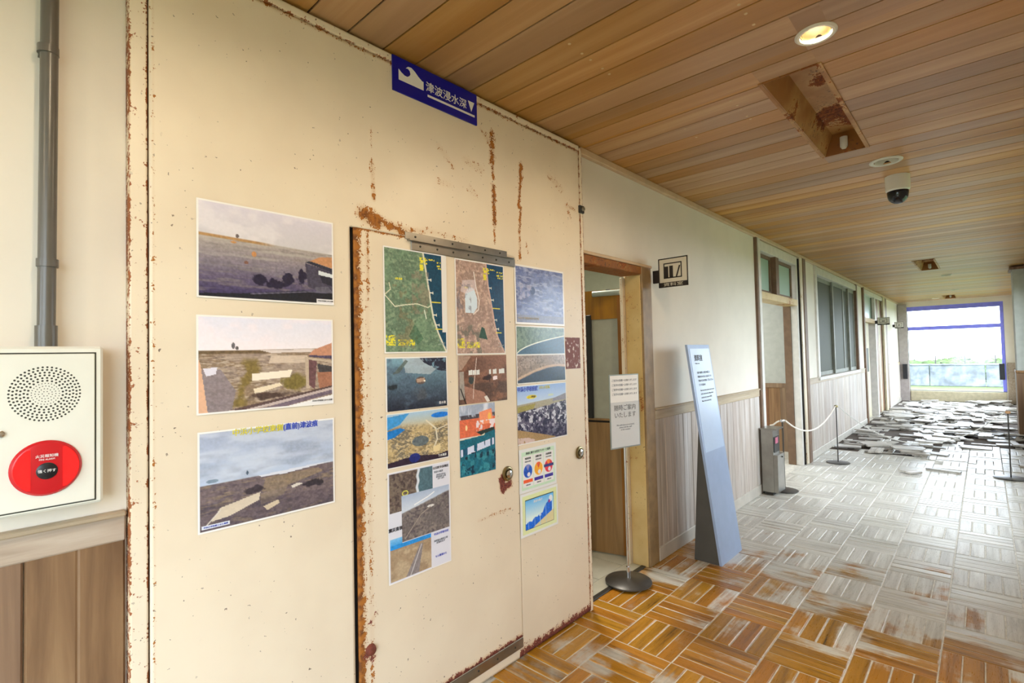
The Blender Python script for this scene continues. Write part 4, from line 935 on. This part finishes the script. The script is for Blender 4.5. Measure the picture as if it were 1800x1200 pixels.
# P3
A = Art(.438, .304); U, V = A.U, A.V
A.grad(0, (150, 160, 184), .45, (168, 182, 204)); A.put(.7 * sst(A.n(3, 9), .42, .7), (186, 194, 208)); A.put(.5 * sst(A.n(3, 7), .55, .8), (128, 138, 160))
hz = .535 - .02 * U + .0 * U; g_ = A.below(hz); land(A, g_, [(104, 92, 96), (78, 70, 80), (132, 116, 98), (92, 84, 92)], 7, 22)
A.put(A.poly([(.4, .525), (.9, .50), (.98, .505), (.6, .55), (.42, .545)]), (196, 200, 212)); A.put(A.poly([(.45, .56), (.86, .55), (.9, .6), (.5, .72), (.42, .7)]) * .6, (140, 122, 96)); A.put(A.poly([(.41, .72), (.62, .67), (.58, .78), (.41, .84)]) * .7, (126, 112, 98)); A.put(A.below(.72 + .1 * U) * .5 * A.n(16, 12), (54, 50, 64))
A.put(A.poly([(.14, .78), (.41, .70), (.40, .78), (.20, .88), (.08, .90)]), (190, 178, 160)); A.put(A.line([(.05, .93), (.14, .80)], .0015), (196, 190, 180)); A.put(sst(1 - np.hypot((U - .36) / .14, (V - .66) / .06) + (A.n(18, 16) - .5) * 1.2, .3, .6), (56, 50, 58)); A.put(A.poly([(.43, .86), (.54, .82), (.55, .86), (.46, .91)]), (186, 172, 150)); A.put(sst(1 - np.hypot((U - .82) / .14, (V - .72) / .07) + (A.n(18, 16) - .5) * 1.3, .3, .6), (48, 44, 52)); A.put(A.poly([(.64, .70), (.70, .68), (.73, .70), (.65, .73)]), (196, 190, 182))
A.put(A.ell(.32, .475, .008, .025), (70, 84, 100)); A.put(A.ell(.09, .50, .04, .02) * .7, (92, 112, 130)); A.put(A.poly([(.02, .925), (.20, .925), (.20, .965), (.02, .965)]), (230, 236, 246)); A.border(.006)
o, T = poster(A, .487, 1.292, 'poster of a bare debris field with yellow and blue title, lowest on the left')
T('中浜小学校東側', .40, .045, .024, 'yellow_print', .0003, .95); T('(直前)津波痕', .72, .045, .024, 'blue_print', .0004, .9); T('中浜小学校屋上から東側', .11, .945, .0062, 'blue_print')
# aerial maps A and B
def aerial(A, land_cols, sea, coast, brown):
    U, V = A.U, A.V; cx = np.interp(V, [0, .25, .5, .65, .8, 1], coast); land(A, 1.0 + 0 * U, land_cols, 10, 16)
    A.put(.5 * sst(A.n(30, 40, 3), .5, .62), land_cols[1])
    A.put(sst(U - cx - .015 * (A.n(3, 24) - .5), -.004, .006), sea); A.put(1 - sst(np.abs(U - cx + .012), .008, .020), (206, 206, 190) if not brown else (190, 160, 150))
    for v in (.27, .40, .62, .72):
        c0 = float(np.interp(v, [0, .25, .5, .65, .8, 1], coast)); A.put(A.line([(c0, v), (c0 + .05, v)], .0022), (224, 226, 214)); A.put(A.line([(c0 + .05, v - .01), (c0 + .05, v + .012)], .0018), (224, 226, 214))
    A.put(A.line([(.86, .87), (.98, .95)], .0015), (120, 140, 150)); A.put(A.line([(.84, .92), (.96, .90)], .0012), (140, 150, 150))
    Y = (214, 206, 60); nn = A.n(60, 90, 2)
    for a, b, c, d in ((.55, .62, .055, .19), (.62, .68, .055, .12), (.02, .16, .83, .93), (.20, .46, .87, .93), (.70, .80, .06, .075), (.84, .98, .08, .095), (.84, .98, .11, .13), (.84, .98, .14, .155), (.16, .28, .28, .30)):
        A.put(((U > a) & (U < b) & (V > c) & (V < d)) * sst(nn, .38, .5), Y)
    A.put(((U > .74) & (U < .9) & (V > .49) & (V < .5)) * 1.0, Y); A.put(((U > .80) & (U < .92) & (V > .755) & (V < .765)) * 1.0, Y)
A = Art(.322, .430); U, V = A.U, A.V
aerial(A, [(112, 140, 114), (92, 118, 98), (136, 156, 130), (84, 106, 90)], (22, 66, 92), [.62, .68, .74, .78, .86, 1.0], False)
A.put(.5 * sst(A.n(12, 14), .55, .7) * (1 - sst(V, .25, .3) * 0) * (U < .5) * (V > .35), (122, 108, 84)); A.put(.6 * sst(A.n(16, 20), .45, .6) * (U > .42) * (U < .70) * (V > .2) * (V < .62), (128, 118, 104)); A.put(A.poly([(.46, .72), (.60, .86), (.50, .92), (.36, .84)]) * .6, (56, 92, 70))
A.put(A.line([(.02, .45), (.10, .40), (.08, .34)], .002), (206, 204, 180)); A.put(A.line([(.02, .46), (.16, .56), (.30, .54), (.50, .52), (.68, .55), (.72, .53)], .0022), (206, 208, 188)); A.put(A.line([(.62, .58), (.65, .66)], .003), (198, 206, 192)); A.border(.005)
poster(A, 1.143, 1.953, 'tall green aerial map of the coast with yellow lettering, top left on the pass door')
A = Art(.320, .438); U, V = A.U, A.V
aerial(A, [(176, 150, 138), (150, 126, 118), (200, 176, 162), (136, 116, 110)], (18, 62, 96), [.62, .66, .74, .78, .84, 1.0], True)
A.put(A.poly([(.18, .36), (.26, .28), (.36, .30), (.42, .40), (.42, .50), (.34, .56), (.18, .56)]), (196, 212, 226)); A.put(A.line([(.36, .12), (.40, .28), (.46, .42), (.44, .52), (.34, .57)], .003), (214, 208, 206)); A.put(A.poly([(.14, .22), (.38, .20), (.40, .30), (.2, .36), (.1, .34)]) * .6, (206, 196, 206)); A.put(.6 * sst(A.n(14, 18), .5, .65) * (U < .5) * (V > .68), (84, 90, 84)); A.put(A.poly([(.50, .70), (.56, .72), (.62, .84), (.44, .82)]), (46, 78, 68)); A.put(.5 * sst(A.n(16, 18), .5, .65) * (U < .3) * (V > .25) * (V < .6), (96, 96, 112)); A.border(.005)
poster(A, 1.518, 1.950, 'tall brown aerial map of the flooded coast, beside the green map on the pass door')
tag(B(PN + .0035, PN + .0045, 1.438, 1.466, 1.612, 1.948).build('paper_strip', 'paper', origin=(PN, 1.44, 1.6)), 'narrow blank white paper strip over the right edge of the green map', 'paper')
# C
A = Art(.316, .216); U, V = A.U, A.V
A.grad(0, (120, 160, 180), 1, (30, 36, 52)); A.put(.6 * sst(A.n(6, 8), .45, .7), (74, 92, 112)); A.put(A.poly([(.25, .02), (.55, .02), (.8, .25), (.7, .35), (.3, .30)]) * .6, (186, 196, 204)); A.put(A.poly([(.52, .02), (1, .02), (1, .30), (.85, .28), (.6, .12)]) * sst(A.n(20, 14), .3, .5), (38, 42, 60)); A.put(A.poly([(.10, .32), (.30, .05), (.34, .08), (.2, .30)]) * .8, (84, 96, 92)); A.put(sst(1 - np.hypot((U - .1) / .18, (V - .55) / .08) + (A.n(14, 10) - .5), .2, .6), (34, 44, 52)); A.put(sst(1 - np.hypot((U - .54) / .2, (V - .72) / .2) + (A.n(12, 10) - .5), .3, .8) * .5, (86, 88, 92))
A.put(A.ell(.54, .46, .085, .075), (92, 80, 78)); A.put(A.poly([(.47, .43), (.6, .41), (.61, .48), (.48, .50)]), (164, 140, 124)); A.put(A.poly([(.59, .46), (.62, .46), (.62, .49), (.59, .49)]), (232, 226, 214)); A.border(.005, b=0)
o, T = poster(A, 1.146, 1.507, 'dark blue aerial poster of a flooded building, below the green map'); T('着水後', .90, .93, .013, 'white_print')
# D interior
A = Art(.316, .222); U, V = A.U, A.V
A.put(1, (104, 74, 62)); A.tex(1.0, None, (128, 92, 76), 5, 5); A.put(A.poly([(.25, .02), (.06, .3), (0, .3), (0, 0)]), (158, 134, 120)); A.put(.6 * A.below(.58 + 0 * U, .03) * sst(A.n(8, 8), .3, .6), (66, 54, 52)); A.put(A.poly([(.10, .62), (.5, .78), (.62, 1), (.15, 1)]), (150, 112, 98)); A.put(A.poly([(.02, .33), (.1, .33), (.12, .9), (.02, .9)]) * .7, (170, 172, 168))
for a, b in ((.20, .27), (.28, .35), (.36, .42), (.62, .66), (.70, .78), (.83, .95)): A.put(A.poly([(a, .31), (b, .30), (b, .40), (a, .41)]), (232, 236, 236))
A.put(A.poly([(.70, .46), (.79, .45), (.79, .53), (.70, .54)]), (226, 214, 220)); A.put(sst(1 - np.hypot((U - .24) / .1, (V - .50) / .12) + (A.n(16, 12) - .5), .2, .5), (56, 66, 68)); A.put(sst(1 - np.hypot((U - .6) / .14, (V - .48) / .10) + (A.n(16, 12) - .5), .2, .5), (52, 36, 36)); A.put(A.line([(.36, .05), (.30, .6), (.28, .9)], .002), (206, 190, 180)); A.put(A.line([(.04, .68), (.14, 1)], .003), (30, 26, 30)); A.put(A.poly([(.5, .88), (.56, .86), (.62, .98), (.56, 1)]), (208, 204, 200))
poster(A, 1.526, 1.508, 'dark brown poster of a wrecked hall interior, below the brown map', 0)
# E
A = Art(.226, .320); U, V = A.U, A.V
A.put(1, (206, 212, 226)); A.tex((V < .16) * 1.0, None, (150, 162, 184), 8, 4); A.put(((V > .14) & (V < .24)) * sst(A.n(10, 8), .35, .6), (70, 66, 76)); A.put((V > .20) * (V < .46) * 1.0, (206, 104, 74)); A.put(A.poly([(.55, .12), (.9, .08), (.95, .30), (.55, .3)]), (226, 140, 104)); A.put(A.ell(.18, .32, .03, .04), (252, 200, 150)); A.put(A.ell(.84, .2, .05, .06), (252, 180, 90)); A.put(((V > .24) & (V < .40) & (U > .45)) * sst(A.n(10, 14), .42, .52), (222, 208, 214)); A.put(A.poly([(.45, .40), (.98, .36), (.98, .42), (.6, .46)]), (34, 50, 50)); A.put(A.poly([(0, .47), (.6, .455), (1, .40), (1, 1), (0, 1)]), (22, 96, 118)); A.put(A.poly([(0, .47), (.6, .455), (.7, .43), (.68, .46), (0, .485)]), (206, 206, 180))
A.put(A.poly([(.02, .62), (.96, .52), (.96, .62), (.02, .72)]), (196, 206, 240)); A.put(sst(A.n(16, 2, 2), .6, .64) * A.poly([(.02, .62), (.96, .52), (.96, .62), (.02, .72)]), (30, 80, 110)); A.put(A.poly([(.38, .58), (.46, .57), (.46, .66), (.38, .67)]), (24, 84, 110)); A.put((V > .70) * 1.0 * sst(A.n(9, 12), .46, .6), (44, 126, 142)); A.put((V > .68) * 1.0 * sst(A.n(12, 12), .58, .66), (14, 44, 64))
poster(A, 1.527, 1.281, 'narrow orange and teal poster of a ruined classroom, left of the round lock')
# F
A = Art(.316, .216); U, V = A.U, A.V
A.put(1, (176, 160, 124)); A.grad(0, (150, 184, 212), .3, (186, 178, 150), 1 - sst(V, .25, .4)); land(A, A.below(.28 + 0 * U, .1), [(180, 160, 118), (120, 104, 76), (206, 188, 150), (96, 92, 84)], 14, 16); A.put(A.poly([(0, .06), (.35, .02), (.2, .22), (0, .3)]), (60, 140, 200)); A.put(A.poly([(0, .32), (.2, .28), (.28, .32), (.12, .44), (0, .47)]), (26, 112, 186)); A.put(A.ell(.86, .12, .16, .055), (26, 112, 206)); A.put(A.ell(.52, .58, .14, .1) * .8, (70, 88, 104)); A.put(A.line([(.62, .2), (.78, .38), (.80, .60), (.74, .75)], .0035), (206, 200, 180)); A.put(A.line([(.80, .40), (.98, .34)], .002), (206, 200, 180)); A.put(A.poly([(0, .9), (.25, .86), (.5, .85), (.8, .9), (1, .86), (1, 1), (0, 1)]), (44, 34, 50)); A.put(A.ell(.42, .88, .09, .09), (28, 40, 110)); A.put(A.poly([(.70, .74), (.85, .70), (.88, .84), (.66, .84)]) * sst(A.n(14, 10), .3, .6), (212, 196, 150)); A.border(.004)
o, T = poster(A, 1.146, 1.281, 'yellow-brown aerial poster of a sandy coast with blue sea, below the dark flood poster', 0); T('下水施設', .88, .93, .012, 'white_print')
# G composite
A = Art(.318, .436); U, V = A.U, A.V
A.put(1, (226, 228, 240)); m = A.poly([(.02, .02), (.66, .02), (.66, .25), (.02, .40)]) ; m = ((U > .02) & (U < .70) & (V > .015) & (V < .37)) * 1.0
land(A, m, [(92, 80, 76), (66, 56, 58), (116, 104, 92)], 14, 20); A.put(m * sst(U - (.46 - .06 * V), -.01, .01), (72, 100, 112)); A.put(m * (1 - sst(np.abs(U - (.47 - .1 * V) - .008 * np.sin(V * 60)), .012, .028)), (198, 206, 216)); A.put(m * (A.ell(.26, .215, .05, .026) - A.ell(.26, .215, .036, .017)), (206, 204, 90))
m = ((U > .20) & (U < .98) & (V > .235) & (V < .655)) * 1.0; A.grad(.235, (156, 172, 196), .36, (186, 196, 210), m); land(A, m * A.below(.40 - .14 * (U - .2) + 0 * U, .01), [(104, 98, 98), (80, 74, 80), (130, 122, 116)], 12, 22); A.put(m * A.line([(.4, .345), (.62, .30), (.72, .27)], .0025), (222, 224, 228)); A.put(m * A.ell(.66, .395, .06, .012), (206, 204, 200)); A.put(m * A.line([(.25, .63), (.5, .45), (.66, .40)], .002), (150, 140, 130))
m = ((U > .02) & (U < .66) & (V > .66) & (V < .985)) * 1.0; A.grad(.6, (120, 180, 220), .70, (36, 130, 206), ((U > .02) & (U < .20) & (V > .60) & (V <= .70)) * 1.0); A.put(m, (150, 130, 106)); A.put(m * (V < .70), (40, 134, 206)); A.tex(m * (V > .71), None, (170, 152, 126), 6, 14); A.put(m * A.poly([(.25, .985), (.48, .72), (.53, .72), (.45, .985)]), (126, 120, 122)); A.put(m * A.line([(.32, .985), (.50, .73)], .002), (186, 184, 186)); A.border(.004)
o, T = poster(A, 1.147, 1.050, 'tall collage poster of three aerial photos with white text boxes, lowest on the pass door')
T('山元町中浜地区', .84, .045, .0125, 'dark_print', .0002); T('津波の概要', .80, .085, .010, 'grey_print'); T('浸水高 約10m\n被害面積 広域\n全戸 流失', .84, .135, .0085, 'grey_print'); T('震災直後', .105, .52, .0165, 'dark_print', .0003)
T('中浜小学校付近', .83, .685, .0115, 'blue_print'); T('海岸線の復旧工事\n区間を示す', .82, .76, .0095, 'grey_print'); T('もと農道から', .82, .90, .0105, 'blue_print')
# H
A = Art(.414, .308); U, V = A.U, A.V
A.put(1, (96, 110, 160)); A.put(.7 * sst(A.n(7, 6), .4, .65), (134, 146, 186)); A.put(.6 * sst(A.n(12, 14), .5, .66), (74, 84, 128)); A.put(.6 * sst(A.n(10, 30), .5, .66), (168, 176, 204)); A.put(sst(1 - np.hypot((U - .34) / .06, (V - .42) / .08), .1, .3), (58, 74, 116)); A.put(A.poly([(.1, .30), (.35, .34), (.3, .5), (.1, .6)]) * .5 * sst(A.n(20, 16), .4, .6), (186, 182, 204)); A.put((V > .84) * .8, (112, 116, 140)); A.border(.010)
o, T = poster(A, 1.916, 1.972, 'pale blue-violet aerial poster, top of the right column on the fire door'); T('中浜小学校周辺の空中写真', .25, .90, .014, 'sign_beige')
# I two pictures
A = Art(.410, .300); U, V = A.U, A.V
land(A, (V < .5) * 1.0, [(92, 118, 104), (72, 96, 88), (118, 140, 122)], 14, 12); cv = .52 - .36 * np.sqrt(np.clip(U, 0, 1)) * 1.0; A.put((V < .5) * A.below(cv + .0 * U, .01), (34, 76, 104)); A.put((V < .5) * (1 - sst(np.abs(V - cv), .006, .014)), (222, 226, 214))
land(A, (V >= .5) * 1.0, [(134, 116, 104), (96, 80, 72), (164, 146, 132)], 18, 18); cv2 = .95 - .22 * np.sin(np.clip(U, 0, 1) * 1.9); A.put((V >= .5) * A.below(cv2 + .02 * (A.n(20, 4) - .5), .008), (26, 44, 78)); A.put((V >= .5) * (1 - sst(np.abs(V - cv2 + .03), .012, .03)), (182, 156, 134)); A.put((np.abs(V - .5) < .010) * 1.0, (238, 240, 238)); A.border(.006)
poster(A, 1.917, 1.656, 'poster with a green coast photo above a brown one, right column below the blue one')
# J debris
A = Art(.414, .302); U, V = A.U, A.V
A.grad(0, (130, 164, 222), .35, (186, 206, 236)); A.put(A.below(.33 - .08 * U + 0 * U, .006), (156, 152, 136)); A.put(A.poly([(.7, .28), (.85, .24), (1, .20), (1, .32), (.7, .33)]), (132, 132, 150)); A.put(A.poly([(0, .36), (.35, .33), (.3, .42), (0, .46)]), (146, 140, 84)); m = A.below(.46 - .12 * U + .03 * (A.n(16, 4) - .5), .01); A.put(m, (88, 86, 112)); A.put(m * sst(A.n(26, 24, 3), .50, .58), (186, 190, 206)); A.put(m * sst(A.n(22, 20, 3), .52, .60), (40, 42, 72)); A.put(m * sst(V, .66, .85) * .6, (38, 38, 66)); A.put(A.poly([(0, .74), (.4, .86), (.75, .97), (.5, 1), (0, 1)]), (156, 130, 92)); A.put(A.poly([(0, .88), (.2, .90), (.45, 1), (0, 1)]) * sst(A.n(24, 12), .35, .55), (196, 176, 172)); A.put(A.ell(.27, .21, .10, .035), (224, 208, 50)); A.put(A.ell(.66, .21, .06, .02) * .5, (208, 214, 150)); A.border(.006, l=0)
o, T = poster(A, 1.915, 1.350, 'poster of a debris mountain under blue sky with blue title, right column'); T('中浜小学校校庭', .20, .075, .027, 'blue_print', .0006, .85); T('がれき置場', .53, .07, .018, 'yellow_print'); T('ここが校庭', .27, .21, .013, 'dark_print')
# K charts
A = Art(.302, .222); U, V = A.U, A.V
A.put(1, (236, 240, 240)); A.put(((U > .06) & (U < .95) & (V > .07) & (V < .94)) * 1.0, (186, 214, 190)); 
for i, (a, b) in enumerate(((.09, .35), (.37, .63), (.65, .91))):
    A.put(((U > a) & (U < b) & (V > .17) & (V < .88)) * 1.0, (240, 242, 242)); cx = (a + b) / 2; ang = np.arctan2((U - cx) * A.w, (.52 - V) * A.h); e = A.ell(cx, .52, .115, .155)
    A.put(e, [(34, 82, 182), (236, 160, 50), (206, 60, 76)][i]); A.put(e * (np.abs(ang) < .5), [(120, 130, 190), (214, 90, 60), (232, 130, 60)][i]); A.put(A.ell(cx + .02, .60, .04, .05), (236, 236, 244)); A.put(((U > a + .01) & (U < b - .01) & (V > .71) & (V < .79)) * 1.0, [(220, 90, 52), (62, 50, 150), (56, 50, 150)][i])
A.put(((U > .65) & (U < .92) & (V > .47) & (V < .54)) * 1.0, (52, 56, 120))
o, T = poster(A, 1.919, 1.025, 'pale green chart poster with three pie diagrams, right column')
T('津波に関する住民アンケート結果', .5, .115, .0135, 'dark_print', 0, 1.0)
for i, s in enumerate(('地震直後', '避難行動', '津波情報')): T(s, .22 + .28 * i, .23, .012, 'dark_print'); T('回答者の割合', .22 + .28 * i, .30, .008, 'grey_print'); T('詳細は別表', .22 + .28 * i, .835, .007, 'grey_print')
# L wave diagram
A = Art(.306, .218); U, V = A.U, A.V
A.put(1, (238, 242, 240)); A.put(((U > .05) & (U < .96) & (V > .06) & (V < .95)) * 1.0, (206, 216, 166)); A.put(((U > .12) & (U < .88) & (V > .16) & (V < .86)) * 1.0, (20, 40, 60)); q = ((U > .13) & (U < .87) & (V > .175) & (V < .845)) * 1.0; A.grad(.17, (96, 172, 230), .6, (206, 226, 244), q)
wl_ = .72 - .10 * sst(U, .2, .5) - .32 * sst(U, .5, .80) - .04 * np.abs(np.sin(U * 22)); A.put(q * A.below(wl_, .01) * (U < .83), (20, 98, 210)); A.put(q * A.poly([(.30, .86), (.40, .80), (.70, .66), (.87, .58), (.87, .86)]), (204, 196, 150)); A.put(q * A.ell(.80, .30, .05, .08), (232, 240, 250)); A.put(q * A.ell(.76, .36, .025, .04), (150, 60, 130)); A.put(q * A.ell(.50, .60, .03, .04), (226, 236, 248))
for u in (.20, .36, .5, .66): A.put(q * (np.abs(U - u) < .004) * A.below(wl_), (150, 200, 240))
o, T = poster(A, 1.920, .800, 'blue wave height diagram poster in a pale green frame, lowest of the right column'); T('津波の高さ', .45, .25, .015, 'white_print')
# ------------------------------------------------------------------ small bits on the far wall
for x, y0 in ((-1.66, 'left'), (.30, 'right')):
    tag(B(x - .05, x + .05, YE - .12, YE - (.06 if y0 == 'left' else 0), .62, 1.03).build('black_box', 'black', origin=(x, YE, .62), bevel=.004), 'small black box mounted on the %s side of the end window' % y0, 'box')
print('posters', NPOST, 'loose', cnt)
